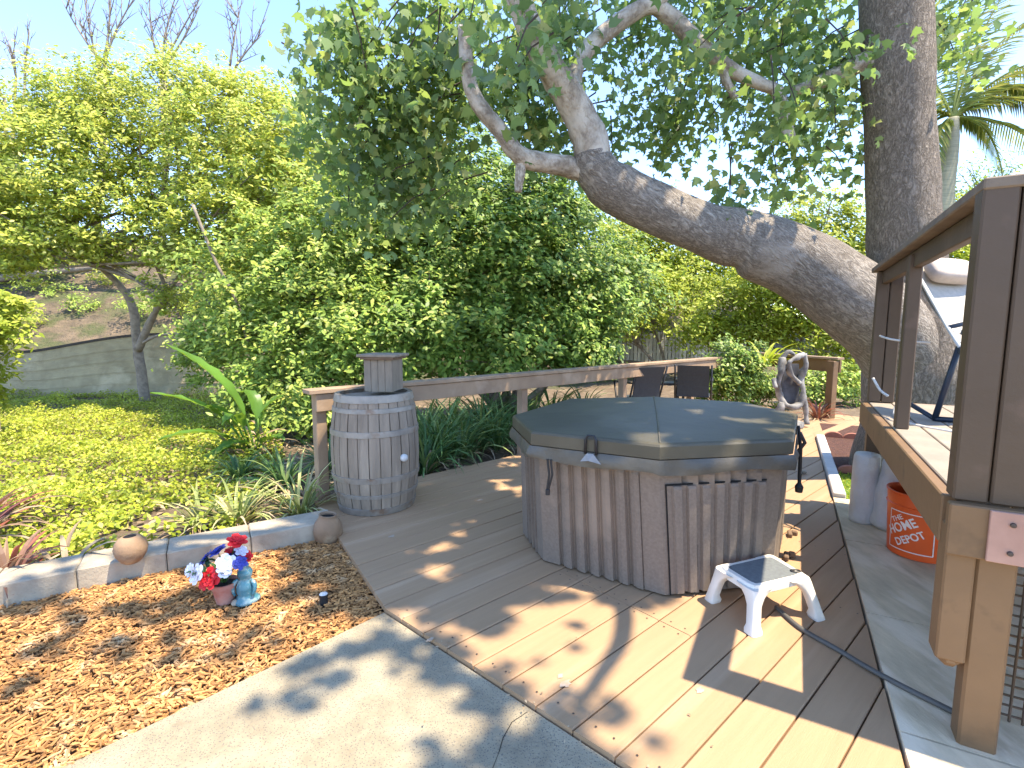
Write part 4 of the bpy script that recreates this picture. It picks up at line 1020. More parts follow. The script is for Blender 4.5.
# access panel proud of the cabinet
a0, a1, b0, b1, n, us = doorinfo
mb = MB(); dk = MB(); t0, t1 = .05, .86
def dpt(t, zf, o): return a0.lerp(a1, t).lerp(b0.lerp(b1, t), zf) + n * o
ts = []; nr = 7; rw = (t1 - t0) / nr
for k in range(nr): s = t0 + k * rw; ts += [(s + .02 * rw, .008), (s + rw * .30, .008), (s + rw * .38, .026), (s + rw * .90, .026), (s + rw * .98, .008)]
ts = [(t0, .008)] + ts + [(t1, .008)]
rows = [[dpt(t, zf, o if r else o * 1.0) for t, o in ts] for r, zf in enumerate((.02, .5, .84 ))]
rows.append([dpt(t, .862, o * .6 + .004) for t, o in ts]); rows.append([dpt(t, .863, -.004) for t, o in ts]); rows.insert(0, [dpt(t, .02, -.004) for t, o in ts])
m_ = len(ts); mb.add([p for r in rows for p in r], [(r * m_ + k, r * m_ + k + 1, (r + 1) * m_ + k + 1, (r + 1) * m_ + k) for r in range(len(rows) - 1) for k in range(m_ - 1)])
for e in (t0, t1): mb.add([dpt(e, .02, -.004), dpt(e, .02, .009), dpt(e, .86, .009), dpt(e, .86, -.004)], [(0, 1, 2, 3)])
pan = mb.build('access_panel', m_cab, tub)
dk.add([dpt(t0 - .012, .0, .006), dpt(t0, .0, .006), dpt(t0, .875, .006), dpt(t0 - .012, .875, .006)], [(0, 1, 2, 3)])
dk.add([dpt(t0 - .012, .865, .0065), dpt(t1 + .01, .865, .0065), dpt(t1 + .01, .878, .0065), dpt(t0 - .012, .878, .0065)], [(0, 1, 2, 3)])
dk.build('panel_gap', m_dark, tub)
for k in range(2, 6):
    s = t0 + (k - .12) * rw; q = MB(); q.bar(dpt(s, .22, .012), dpt(s, .40, .012), .012, .02, up=n); q.build('vent_slot', m_dark, pan)
# cover
cv = MB()
N8 = 8
def ring(k, z): return sc_oct(k, z)
rings = [ring(.985, .750), ring(1.0, .756), ring(1.0, TH - .012), ring(.992, TH - .002), ring(.97, TH + .003), ring(.5, TH + .022)]
o = 0
for r in rings: cv.v += [tuple(p) for p in r]
for j in range(len(rings) - 1):
    for i in range(8): i2 = (i + 1) % 8; cv.f.append((j * 8 + i, j * 8 + i2, (j + 1) * 8 + i2, (j + 1) * 8 + i)); cv.m.append(0)
ci = len(cv.v); cv.v.append((ctr.x, ctr.y, TH + .032))
for i in range(8): cv.f.append((40 + i, 40 + (i + 1) % 8, ci)); cv.m.append(0)
cv.f.append(tuple(reversed(range(8)))); cv.m.append(0)
cover = cv.build('cover', m_vinyl, tub)
# seam across the middle of the cover
sm = MB(); p0, p1 = vt[2].lerp(vt[3], .0), vt[6]
q = [p0.lerp(ctr + Z * 0, 0)]
pts = [vt[2] * .97 + ctr * .03, ctr.lerp(vt[2], .5), ctr, ctr.lerp(vt[6], .5), vt[6] * .97 + ctr * .03]
zz = [TH + .004, TH + .0235, TH + .0335, TH + .0235, TH + .004]
sm.tube([Vector((p.x, p.y, z_)) for p, z_ in zip(pts, zz)], .005, 6); sm.build('fold_seam', m_vinyl, cover, smooth=True)
# skirt: loose wavy flap under the slab
sk = MB(); nper = 26; tot = 8 * nper; rows = []
def flap(i, row):
    s, t = divmod(i, nper); t /= nper; k = 1.0
    p = sc_oct(1.004 if row == 0 else 1.012, 0)[s].lerp(sc_oct(1.004 if row == 0 else 1.012, 0)[(s + 1) % 8], t)
    dd = (p - ctr); dd.z = 0; dd.normalize()
    wv = .012 * math.sin(t * 9 + s * 2.3) + .007 * math.sin(t * 21 + s)
    if row == 0: return p + Z * .752
    if row == 1: return p + dd * (.006 + wv * .9) + Z * .714
    return p + dd * (.004 + wv * .4) + Z * (.680 + .008 * math.sin(t * 7 + s * 1.7))
for row in (0, 1, 2): rows.append([flap(i, row) for i in range(tot)])
sk.v = [tuple(p) for r in rows for p in r]
for r in range(2):
    for i in range(tot): i2 = (i + 1) % tot; sk.f.append((r * tot + i, r * tot + i2, (r + 1) * tot + i2, (r + 1) * tot + i)); sk.m.append(0)
sk.build('skirt', m_skirt, cover, smooth=True)
# handle loop and straps
nl = Vector(((vt[2] - vt[1]).y, -(vt[2] - vt[1]).x, 0)).normalized()
hl = vt[1].lerp(vt[2], .50); td = (vt[2] - vt[1]).normalized()
mb = MB(); cpt = hl + nl * .012
mb.tube([cpt - td * .03 + Z * -.085, cpt - td * .028 + Z * -.01, cpt - td * .018 + Z * .012, cpt + td * .018 + Z * .012, cpt + td * .028 + Z * -.01, cpt + td * .03 + Z * -.085], .0075, 8)
mb.build('handle', m_black, cover, smooth=True)
mb = MB(); fl = hl + nl * .03
mb.add([fl - td * .05 - Z * .125, fl + td * .065 - Z * .128, fl + td * .02 - Z * .078, fl - td * .015 - Z * .078, fl + nl * .018 - Z * .112], [(0, 4, 3), (4, 1, 2), (4, 2, 3)])
mb.build('flap', M('sunlit_flap', (.26, .26, .26), (.15, .155, .155), .5, 12, 5), cover)  # paler than the skirt: the sunlit look of this crease is in its colour
def strap(p, L, nn, td):
    mb = MB(); mb.tube([p, p - Z * L * .5 + td * .012, p - Z * L, p - Z * L + td * .008, p - Z * L * .5 + td * .03, p + td * .02], .006, 6)
    mb.box(p - Z * (L + .015) + td * .004, (.025, .02, .035), bev=.004); mb.build('strap', m_black, tub)
strap(vt[1].lerp(vt[2], .15) + nl * .012 - Z * .14, .17, nl, td)
sR = vt[3].lerp(vt[4], .55); nr_ = (sR - ctr); nr_.z = 0; nr_.normalize()
mb = MB(); mb.tube([sR + nr_ * .012 - Z * .01, sR + nr_ * .03 - Z * .15, sR + nr_ * .035 - Z * .36], [.008, .012, .012], 6); mb.lathe([(.0, -.04), (.02, -.035), (.024, 0), (.012, .02), (0, .022)], sR + nr_ * .035 - Z * .38, 10)
mb.tube([sR + nr_ * .02 - Z * .05, sR + nr_ * .05 - Z * .11, sR + nr_ * .015 - Z * .17], .011, 6)
mb.build('strap', m_black, tub)

# ================================================================== STEP STOOL
SZ = .205
q = [G(754, 587, SZ), G(806, 574.6, SZ), G(771.7, 554, SZ), G(719.7, 565.7, SZ)]      # front, right, back, left
ft = [G(753, 634), G(818, 618), None, G(711, 600)]
cS = (q[0] + q[2]) / 2; ft[2] = Vector((ft[1].x + ft[3].x - ft[0].x, ft[1].y + ft[3].y - ft[0].y, 0))
st = thing('step_stool', Vector((cS.x, cS.y, 0)), 'white plastic step stool with grey top at the tub', 'step stool')
def ringq(s, z, base=q):
    c = sum(base, Vector()) / 4; o = []
    for i in range(4):
        p, pr, nx_ = base[i], base[i - 1], base[(i + 1) % 4]
        for t in (.12, .04, 0):
            pass
        r = .16
        for e in ((p.lerp(pr, r)), p.lerp((pr + nx_) / 2, .055), p.lerp(nx_, r)):
            v = c + (e - c) * s; o.append(Vector((v.x, v.y, z)))
    return o
mb = MB(); rs = [ringq(1.03, SZ - .042), ringq(1.02, SZ - .012), ringq(.985, SZ), ringq(.86, SZ + .001), ringq(.84, SZ - .005)]
for r in rs: mb.v += [tuple(p) for p in r]
for j in range(4):
    for i in range(12): i2 = (i + 1) % 12; mb.f.append((j * 12 + i, j * 12 + i2, (j + 1) * 12 + i2, (j + 1) * 12 + i)); mb.m.append(0)
mb.f.append(tuple(range(48, 60))); mb.m.append(0)
mb.build('top_frame', m_white, st, smooth=True, flat_angle=35)
mb = MB(); r = ringq(.83, SZ + .0005); mb.v = [tuple(p) for p in r]; r2 = ringq(.83, SZ - .004); mb.v += [tuple(p) for p in r2]; mb.f = [tuple(range(12))] + [(i, 12 + i, 12 + (i + 1) % 12, (i + 1) % 12) for i in range(12)]; mb.m = [0] * 13
mb.build('grip_mat', m_mat, st)
for i in range(4):
    p, pr, nx_ = q[i], q[i - 1], q[(i + 1) % 4]; f = ft[i]; fo = (f - Vector((cS.x, cS.y, 0))).normalized()
    e1, e2 = (pr - p).normalized(), (nx_ - p).normalized(); mb = MB(); vs = []
    n_ = 16; P0_ = p + (cS + Z * SZ - p) * .10; c0 = Vector((P0_.x, P0_.y, 0)); i1, i2 = Vector((e1.x, e1.y, 0)).normalized(), Vector((e2.x, e2.y, 0)).normalized()
    secs = []
    for t in (0, .10, .22, .38, .6, .8, .92, .96, 1.0):
        hw = .026 + .040 * max(0, 1 - t / .42) ** 2 + (.007 if t > .9 else 0)
        c = c0.lerp(Vector((f.x, f.y, 0)), t ** .85); z = (SZ - .014) * (1 - t) + .001
        cc_ = c + (i1 + i2) * (hw - .026) * .72
        row = []
        for k in range(n_):
            a_ = 2 * math.pi * k / n_; ca_, sa_ = math.cos(a_), math.sin(a_); e_ = .45
            row.append(cc_ + Z * z + i1 * (hw * abs(ca_) ** e_ * (1 if ca_ > 0 else -1)) + i2 * (hw * abs(sa_) ** e_ * (1 if sa_ > 0 else -1)))
        secs.append(row)
    for r_ in secs: mb.v += [tuple(x) for x in r_]
    for j in range(len(secs) - 1):
        for k in range(n_): k2 = (k + 1) % n_; mb.f.append((j * n_ + k, j * n_ + k2, (j + 1) * n_ + k2, (j + 1) * n_ + k)); mb.m.append(0)
    e_ = (len(secs) - 1) * n_; mb.f.append(tuple(e_ + k for k in range(n_))); mb.m.append(0); mb.f.append(tuple(reversed(range(n_)))); mb.m.append(0)
    mb.build('leg', m_white, st, smooth=True, flat_angle=45)
mb = MB(); hp = q[1].lerp(q[2], .12).lerp(cS + Z * SZ, .16); hp.z = SZ + .004
mb.tube([hp + Vector((.022 * math.cos(a), .012 * math.sin(a), 0)) for a in [i * math.pi / 6 for i in range(13)]], .0045, 6); mb.build('finger_hole', m_black, st)

# ================================================================== POTS, FLOWERS, ORNAMENT, LIGHT
def clay_ball(px, py, label):
    c = G(px, py, EDGE_TOP); t = thing('clay_ball', c, label, 'pot'); mb = MB()
    mb.lathe([(.035, 0), (.05, .012), (.075, .05), (.082, .085), (.074, .12), (.055, .145), (.035, .155), (.030, .152), (.05, .13), (.02, .06), (0, .05)], c, 28); mb.build('bowl', m_clay, t, smooth=True)
    mb = MB(); mb.lathe([(.033, .150), (.030, .1515), (0, .150)], c, 20); mb.build('opening', m_dark, t)
clay_ball(132, 562, 'round tan clay ball pot with a small dark mouth on the edging')
jc = G(328, 541, -.045) + Vector((-.0, .0, 0)); jt = thing('clay_jar', jc, 'tan clay jar with open black mouth at the deck corner', 'pot')
mb = MB(); tl = (Vector((1, 0, -.1)).normalized(), Vector((0, .97, -.22)).normalized()); axj = (tl[0], tl[0].cross(Vector((0, 0, 1))).normalized() * -1, Vector((.08, -.10, 1)).normalized())
mb.lathe([(.06, 0), (.085, .02), (.096, .075), (.088, .13), (.062, .175), (.056, .19), (.06, .198), (.05, .2), (.046, .186), (.06, .14), (.0, .12)], jc, 30, ax=axj); mb.build('jar', m_clay, jt, smooth=True)
mb = MB(); mb.lathe([(.048, .178), (0, .176)], jc, 20, ax=axj); mb.build('mouth', m_dark, jt)

fc = G(226, 601, -.035); fp = thing('flower_pot', fc, 'terracotta pot of red, white and blue flowers on mulch', 'flower pot')
mb = MB(); mb.lathe([(.045, 0), (.062, .085), (.068, .087), (.069, .112), (.06, .112), (.056, .09), (0, .088)], fc, 24); mb.build('pot', M('worn_terracotta', (.33, .10, .07), (.42, .24, .19), .8, 10, 6, .002, 40), fp, smooth=True, flat_angle=40)
mb = MB(); mb.lathe([(.058, .093), (.03, .102), (0, .104)], fc, 16); mb.build('soil', m_dark, fp)
dF = fc.y
def petals(mb, c, r, nrm, n=6, layers=3):
    nrm = nrm.normalized(); u_ = nrm.cross(Vector((.3, .2, 1))).normalized(); v_ = nrm.cross(u_)
    for ly in range(layers):
        rr = r * (1 - .27 * ly) * random.uniform(.85, 1.1)
        for i in range(n):
            a = 2 * math.pi * (i + .5 * ly) / n + random.uniform(-.15, .15); d = u_ * math.cos(a) + v_ * math.sin(a); s = nrm.cross(d)
            lift = nrm * (rr * (.12 + .35 * ly)); w_ = rr * random.uniform(.34, .5)
            mb.add([c, c + d * rr * .5 - s * w_ + lift * .6, c + d * rr * .95 - s * w_ * .6 + lift * .9, c + d * rr + lift * .6, c + d * rr * .95 + s * w_ * .6 + lift * .9, c + d * rr * .5 + s * w_ + lift * .6], [(0, 1, 2, 3, 4, 5)])
fl = [(197, 574, .055, m_wpetal, 'white flower'), (190, 570, .035, m_wpetal, 'white flower'), (211, 578, .055, m_red, 'red flower'), (205, 582, .04, m_red, 'red flower'), (219, 572, .035, m_red, 'red flower'), (206, 559, .048, m_blue, 'blue flower'), (218, 551, .048, m_blue, 'blue flower'), (226, 564, .055, m_wpetal, 'white flower'), (225, 571, .035, m_wpetal, 'white flower'),
      (237, 541, .05, m_red, 'red flower'), (230, 551, .032, m_red, 'red flower'), (241, 551, .04, m_wpetal, 'white flower'), (236, 556, .042, m_blue, 'blue flower'), (246, 556, .035, m_red, 'red flower'), (240, 563, .035, m_blue, 'blue flower')]
for i, (x, y, r, mt, lb) in enumerate(fl):
    c = D(x, y, dF - .03 + (.07 if y < 560 else -.05)); mb = MB(); out = (c - (fc + Z * .1)); out.z = abs(out.z) * .5; petals(mb, c, r, out.normalized() + Vector((0, -.7, .35)))
    f_ = mb.build('flower', mt, fp); f_['label'] = lb
    s_ = MB(); s_.tube(bezier(fc + Z * .1, (fc + Z * .1).lerp(c, .5) + Z * .03, c, 4), .003, 4)
    for j in range(3): blades(s_, (fc + Z * .12).lerp(c, .6), 1, .07, .022, 1, 1, seed=i * 5 + j)
    s_.build('stem', m_green, fp)
oc = G(247, 601, -.035); og = thing('glazed_ornament', oc, 'small turquoise glazed ornament on mulch beside the flower pot', 'ornament')
mb = MB(); mb.lathe([(.058, 0), (.064, .008), (.062, .02), (.046, .03), (.043, .05), (.047, .07), (.044, .095), (.033, .118), (.026, .128), (.030, .138), (.036, .150), (.037, .165), (.029, .178), (.020, .182), (.019, .196), (.023, .2), (.015, .203), (.0, .19)], oc, 24, wob=.05); mb.build('body', m_glaze, og, smooth=True)
for sg in (-1, 1):
    mb = MB(); mb.tube(bezier(oc + Vector((sg * .034, -.01, .125)), oc + Vector((sg * .075, -.02, .10)), oc + Vector((sg * .045, -.03, .045)), 6), [.008, .011, .012, .011, .01, .008, .006], 8); mb.build('handle', m_glaze, og, smooth=True)
pc = G(236, 605, -.035); mb = MB(); mb.lathe([(0, 0), (.018, .004), (.024, .013), (.018, .024), (0, .03)], pc, 14, wob=.06); tag(mb.build('white_pebble', m_block, smooth=True), 'small pale pebble between flower pot and turquoise ornament', 'pebble')
lc = G(324, 606, -.045); lt = thing('path_light', lc, 'small black path light stuck in the mulch', 'path light')
mb = MB(); mb.lathe([(.021, -.02), (.021, .055), (.024, .056), (.024, .066)], lc, 16); mb.build('body', m_black, lt, smooth=True, flat_angle=40)
mb = MB(); mb.lathe([(.022, .0665), (.018, .070), (0, .071)], lc, 16); mb.build('lens', m_frame, lt, smooth=True)

# ================================================================== RAISED DECK ON THE RIGHT
PZ = .845
_a = math.atan2(RD.x, RD.y) + math.radians(1.1); RD0, RV0 = RD, RV; RD = Vector((math.sin(_a), math.cos(_a), 0)); RV = Vector((RD.y, -RD.x, 0)); AX = (RD, RV, Z)
C0 = G(952, 738) - RV * .085; C0.z = 0                                # near left corner on the ground
LEN = 2.52
P = lambda a, b, z: C0 + RD * a + RV * b + Z * z
rd = thing('raised_deck', C0, 'raised brown deck with thick corner post and plank floor', 'raised deck')
# floor boards, running along RD, in the rail's frame
fbm = MB(); k = 0; b_ = .045
while b_ < 3.2:
    fbm.box(P(LEN / 2 + .03, b_ + .068, PZ - .014), (LEN - .02, .134, .028), AX, bev=.004); b_ += .1405
flo = fbm.build('floor_boards', m_platform, rd)
mb = MB(); mb.box(P(LEN / 2 + .02, .02, PZ - .085), (LEN, .04, .165), AX, bev=.005); mb.build('side_fascia', m_fascia, rd)
mb = MB(); mb.box(P(-.062, 1.55, PZ - .085), (.04, 3.1, .17), AX, bev=.005); mb.build('front_fascia', m_fascia, rd)
mb = MB(); mb.box(P(LEN + .04, 1.62, PZ - .085), (.038, 3.1, .165), AX, bev=.005); mb.build('back_fascia', m_fascia, rd)
for a_ in (.5, 1.0, 1.5, 2.0):
    mb = MB(); mb.box(P(a_, 1.6, PZ - .10), (.04, 3.0, .135), AX); mb.build('joist', m_dark if False else m_brown, rd)
# corner post: lower timber, side board with rounded foot, upper cladding
mb = MB(); mb.box(P(.005, .138, .375), (.09, .10, .755), AX, bev=.008); mb.build('corner_post', m_fascia, rd)
mb = MB()
mb.box(P(-.002, .046, .53), (.10, .078, .46), AX, bev=.006); mb.box(P(-.002, .05, .296), (.09, .062, .05), AX, bev=.022); mb.build('side_board', m_fascia, rd)
mb = MB(); mb.box(P(-.087, .148, PZ - .085), (.012, .105, .163), AX, bev=.002); pl = mb.build('primed_plate', m_pink, rd)
for z_ in (.045, -.045):
    q = MB(); q.lathe([(.008, 0), (.007, .006), (0, .007)], P(-.094, .148, PZ - .085 + z_), 10, ax=(RV, Z, -RD)); q.build('bolt', m_screw, pl)
for i, (b0_, b1_) in enumerate(((.012, .098), (.103, .30))):
    mb = MB(); mb.box(P(-.005, (b0_ + b1_) / 2, (PZ + 1.83) / 2 + .001), (.088, b1_ - b0_, 1.83 - PZ - .004), AX, bev=.006); mb.build('post_cladding', m_brown, rd)
# other posts to the ground
for a_, bq in ((LEN - .04, .09), (LEN - .04, 1.6), (.0, 1.6), (LEN - .04, 3.0)):
    mb = MB(); mb.box(P(a_, bq, .34), (.09, .09, .70), AX, bev=.006); mb.build('post', m_brown, rd)
# ledge and lattice below the front edge
mb = MB(); mb.box(P(.02, .62, .36), (.10, .74, .085), AX, bev=.006); mb.build('ledge', m_fascia, rd)
mb = MB()
for i in range(26): mb.bar(P(.16, .20 + i * .035, .02), P(.16, .20 + i * .035, .62), .006, .006)
for i in range(16): mb.bar(P(.165, .18, .04 + i * .037), P(.165, 1.1, .04 + i * .037), .006, .006)
mb.build('wire_lattice', m_brown, rd)
# railing of the raised deck
rr = thing('deck_railing', P(0, 0, PZ), 'tall brown railing with slanting grey cap on the raised deck', 'railing')
RT = 1.85
mb = MB(); mb.box(P(LEN / 2 + .01, .085, RT - .018), (LEN + .13, .15, .036), AX, bev=.005); mb.build('cap_rail', m_cap, rr)
mb = MB(); mb.box(P(.02, 1.235, RT - .018), (.15, 2.14, .036), AX, bev=.005); mb.build('cap_rail', m_cap, rr)
mb = MB(); mb.box(P(LEN / 2 + .1, .085, RT - .085), (LEN - .2, .04, .09), AX, bev=.004); mb.build('under_rail', m_brown, rr)
mb = MB(); mb.box(P(-.01, 1.28, RT - .085), (.04, 1.9, .09), AX, bev=.004); mb.build('under_rail', m_brown, rr)
for bq in (.075, .155):
    mb = MB(); mb.box(P(LEN - .03, bq, (PZ + RT) / 2 - .018), (.085, .075, RT - PZ - .045), AX, bev=.005); mb.build('post', m_brown, rr)
mb = MB(); mb.box(P(1.35, .078, (PZ + RT) / 2 - .03), (.085, .06, RT - PZ - .06), AX, bev=.005); mb.build('baluster', m_brown, rr)
fr2 = thing('deck_railing', P(LEN, 1.2, PZ), 'low far railing at the back of the raised deck behind the lounge chair', 'railing')
mb = MB(); mb.box(P(LEN - .02, 2.35, PZ + .82), (.14, 2.2, .035), AX, bev=.004); mb.build('cap_rail', m_cap, fr2)
for bq in (1.32, 2.6):
    mb = MB(); mb.box(P(LEN - .02, bq, PZ + .40), (.088, .088, .80), AX, bev=.005); mb.build('post', m_fascia, fr2)

# things on the raised deck: lounge chair, white cable
def rdp(px, py, a_):                                      # point seen at pixel on the plane 'a_' metres along the deck
    r = ray(px, py); o = Vector((0, 0, CAMH)); n = RD; t = (P(a_, 0, 0) - o).dot(n) / r.dot(n); return o + r * t
lgb = P(1.65, .75, PZ); lg = thing('lounge_chair', lgb, 'reclined cream lounge chair with tan pillow on the raised deck', 'lounge chair')
t1, t2 = D(912, 264, 3.35), D(966, 268, 3.35); b1_, b2_ = D(948, 328, 3.0), D(1000, 316, 3.0); s1, s2 = D(960, 347, 2.75), D(1020, 345, 2.75)
mb = MB(); nrm = (t2 - t1).cross(b1_ - t1).normalized()
if nrm.y > 0: nrm = -nrm
vs = []; 
for i in range(9):
    t = i / 8; l, r = t1.lerp(b1_, t), t2.lerp(b2_, t); sag = -nrm * .03 * math.sin(math.pi * t)
    for jx in range(5): u_ = .06 + .88 * jx / 4; vs.append(l.lerp(r, u_) + sag)
nv = len(vs); vs += [v - nrm * .02 for v in vs]
fs = [(i * 5 + j, i * 5 + j + 1, i * 5 + j + 6, i * 5 + j + 5) for i in range(8) for j in range(4)]; fs += [tuple(reversed([k_ + nv for k_ in f])) for f in fs]
mb.add(vs, fs); mb.add([b1_.lerp(b2_, .06), b1_.lerp(b2_, .94), s1.lerp(s2, .94), s1.lerp(s2, .06)], [(0, 1, 2, 3)]); mb.build('sling', m_cush, lg, smooth=True)
pcn = t1.lerp(t2, .5).lerp(b1_.lerp(b2_, .5), .2) + nrm * .045; xa = (t2 - t1).normalized(); ya = (t1 - b1_); ya = (ya - xa * ya.dot(xa)).normalized()
mb = MB(); puff(mb, pcn, ((t2 - t1).length * .8, .17, .10), (xa, ya, nrm)); mb.build('pillow', m_cush2, lg, smooth=True)
mb = MB()
for a_, b__, c_ in ((t1, b1_, s1), (t2, b2_, s2)): mb.tube([a_, b__, c_], .011, 8)
mb.tube([t1, t2], .011, 8); mb.build('side_rail', m_frame, lg, smooth=True)
mb = MB(); mb.tube([b1_, b2_], .016, 8); f1, f2 = D(936, 404, 2.95), D(985, 420, 2.75); f1.z = f2.z = PZ + .015; mb.tube([D(965, 330, 2.9), f1], .016, 8); mb.tube([D(1005, 330, 2.8), f2], .016, 8)
g1 = P(1.0, .95, PZ + .02); mb.tube([f1, f1 + RV * .55], .016, 8); mb.tube([D(900, 398, 3.3) * 1, f1], .014, 8); mb.tube([s1, f1 + RV * .25], .014, 8); mb.build('leg', m_navy, lg, smooth=True)
mb = MB(); zc = PZ + .012
pa = [D(906, 310, 3.2), D(905, 360, 3.15), D(900, 395, 3.05), Vector((D(903, 402, 2.9).x, 2.9, zc)), P(1.15, .48, zc), P(.85, .62, zc), P(.6, .75, zc)]
mb.tube(smoothpath(pa, 6), .008, 7); mb.tube(smoothpath([D(880, 336, 3.45), D(895, 340, 3.3), D(930, 343, 3.2)], 6), .007, 6); mb.tube(smoothpath([D(873, 378, 3.5), D(880, 390, 3.45), D(888, 396, 3.4)], 4), .009, 6)
tag(mb.build('cable', m_wcable, smooth=True), 'thin white cable looping round the raised deck railing', 'cable')

# things under it: white roll, white bag, orange bucket
rc = G(862, 521, .012); t = thing('plastic_roll', rc, 'upright pale plastic roll leaning under the raised deck', 'roll')
hgt = .50; mb = MB(); mb.lathe([(.0, 0), (.078, 0), (.082, .02), (.085, .2), (.083, .4), (.08, hgt - .02), (.07, hgt), (.03, hgt + .004), (0, hgt + .0)], rc, 24, wob=.02); mb.build('roll', m_bag, t, smooth=True)
gc = G(889, 528, .012); t = thing('plastic_bag', gc, 'crumpled white plastic bag beside the orange bucket', 'bag')
mb = MB(); pr = []
for j in range(15):
    z = .49 * j / 14; r = .105 * (1 - .5 * (j / 14) ** 2.2) + (.012 if j == 1 else 0); pr.append((r if j else .09, z))
pr.append((0, .5)); mb.lathe(pr, gc, 30)
mb.v = [tuple(Vector(v) + Vector((mnoise.noise(Vector(v) * 14), mnoise.noise(Vector(v) * 14 + Vector((9, 0, 0))), 0)) * .02) for v in mb.v]; mb.build('bag', m_bag, t, smooth=True)
uc = G(918, 553, .012); bk = thing('plastic_bucket', uc, 'orange plastic bucket with white lettering under the raised deck', 'bucket')
BKH, r0_, r1_ = .40, .158, .178
br = lambda z: r0_ + (r1_ - r0_) * z / BKH
mb = MB(); mb.lathe([(.0, .004), (r0_ - .01, 0), (r0_, .006), (br(.2), .2), (br(.31), .31), (br(.31) + .006, .312), (br(.32) + .006, .318), (br(.32), .322), (br(BKH - .03), BKH - .03), (br(BKH - .01) - .006, BKH - .008), (br(.3) - .006, .3), (r0_ - .006, .02), (0, .018)], uc, 48); mb.build('body', m_orange, bk, smooth=True, flat_angle=40)
mb = MB(); mb.lathe([(br(BKH) - .008, BKH - .012), (br(BKH) + .005, BKH - .012), (br(BKH) + .006, BKH - .002), (br(BKH) - .002, BKH), (br(BKH) - .009, BKH - .003)], uc, 48); mb.f = mb.f[:48 * 4]; mb.m = mb.m[:48 * 4]; mb.build('rim', m_orange, bk, smooth=True)
hd = MB(); hp_ = []
for i in range(13):
    a_ = math.pi * i / 12; d = RD * 1; hp_.append(uc + RV * (-.18 * math.cos(a_)) - RD * (.07 * math.sin(a_)) + Z * (BKH - .055 - .12 * math.sin(a_)) - RD * .13 * math.sin(a_))
# lettering wrapped round the bucket
kd2 = Vector((-uc.x, -uc.y, 0)).normalized(); fa_ = math.atan2(kd2.y, kd2.x) - .30          # facing angle of the label's centre
def wrap(x, y, off=.0015):
    z = .165 + y; a_ = fa_ + x / br(z); r = br(z) + off
    return Vector((uc.x + r * math.cos(a_), uc.y + r * math.sin(a_), uc.z + z))
lm = MB()
def text_on(txt, size, ox, oy, rot, sx=1.0):
    cu = bpy.data.curves.new('lettering', 'FONT'); cu.body = txt; cu.size = size; cu.offset = size * .022; cu.resolution_u = 3
    to = bpy.data.objects.new('lettering', cu); COL.objects.link(to); bpy.context.view_layer.update()
    dg = bpy.context.evaluated_depsgraph_get(); me = bpy.data.meshes.new_from_object(to.evaluated_get(dg))
    cr_, sr_ = math.cos(rot), math.sin(rot)
    vs = []
    for v in me.vertices:
        x, y = v.co.x * sx, v.co.y; vs.append(wrap(ox + x * cr_ - y * sr_, oy + x * sr_ + y * cr_))
    lm.add(vs, [tuple(p.vertices) for p in me.polygons])
    bpy.data.objects.remove(to); bpy.data.curves.remove(cu); bpy.data.meshes.remove(me)
th = math.radians(33)
text_on('THE', .042, -.098, .038, th); text_on('HOME', .075, -.110, -.045, th, .86); text_on('DEPOT', .062, -.060, -.098, th, .86)
hs = .118; ww = .006; seg_n = 10
for (x0, y0, x1, y1) in ((-hs, -hs, hs, -hs), (hs, -hs, hs, hs), (hs, hs, -hs, hs), (-hs, hs, -hs, -hs)):
    for i in range(seg_n):
        a_, b__ = i / seg_n, (i + 1) / seg_n; xa_, ya_, xb, yb = x0 + (x1 - x0) * a_, y0 + (y1 - y0) * a_, x0 + (x1 - x0) * b__, y0 + (y1 - y0) * b__
        if x0 == x1: lm.add([wrap(xa_ - ww / 2, ya_), wrap(xa_ + ww / 2, ya_), wrap(xb + ww / 2, yb), wrap(xb - ww / 2, yb)], [(0, 1, 2, 3)])
        else: lm.add([wrap(xa_, ya_ - ww / 2), wrap(xb, yb - ww / 2), wrap(xb, yb + ww / 2), wrap(xa_, ya_ + ww / 2)], [(0, 1, 2, 3)])
lm.build('lettering', m_logo, bk)

# hose / cable across the deck to the post
mb = MB(); pts = [G(776, 607, .01), G(800, 628, .01), G(838, 650, .012), G(868, 668, .014), G(905, 688, .024), G(945, 708, .024), G(985, 728, .024)]
mb.tube(smoothpath(pts, 6), .010, 8); mb.tube([p + Vector((.012, .014, -.003)) for p in smoothpath(pts, 6)], .006, 6); tag(mb.build('cable', m_cable, smooth=True), 'dark cable running across deck boards from stool to corner post', 'cable')
for i, (px, py, s_, lab) in enumerate([(803, 473, .07, 'small pale fitting on the deck right of the tub'), (793, 534, .05, 'dark wood offcut nearest the stool beside the tub'), (790, 556, .06, 'dark offcut between stool and tub corner')]):
    mb = MB(); c = G(px, py, .015); mb.bar(c - BD * s_, c + BD * s_ * .4 + BN * .03, .028, .03, bev=.006); mb.box(c + BD * s_ * .5, (.03, .04, .036), AX, bev=.008)
    tag(mb.build('pipe_fitting' if i == 0 else 'wood_offcut', m_block if i == 0 else m_rust), lab, 'fitting' if i == 0 else 'offcut')

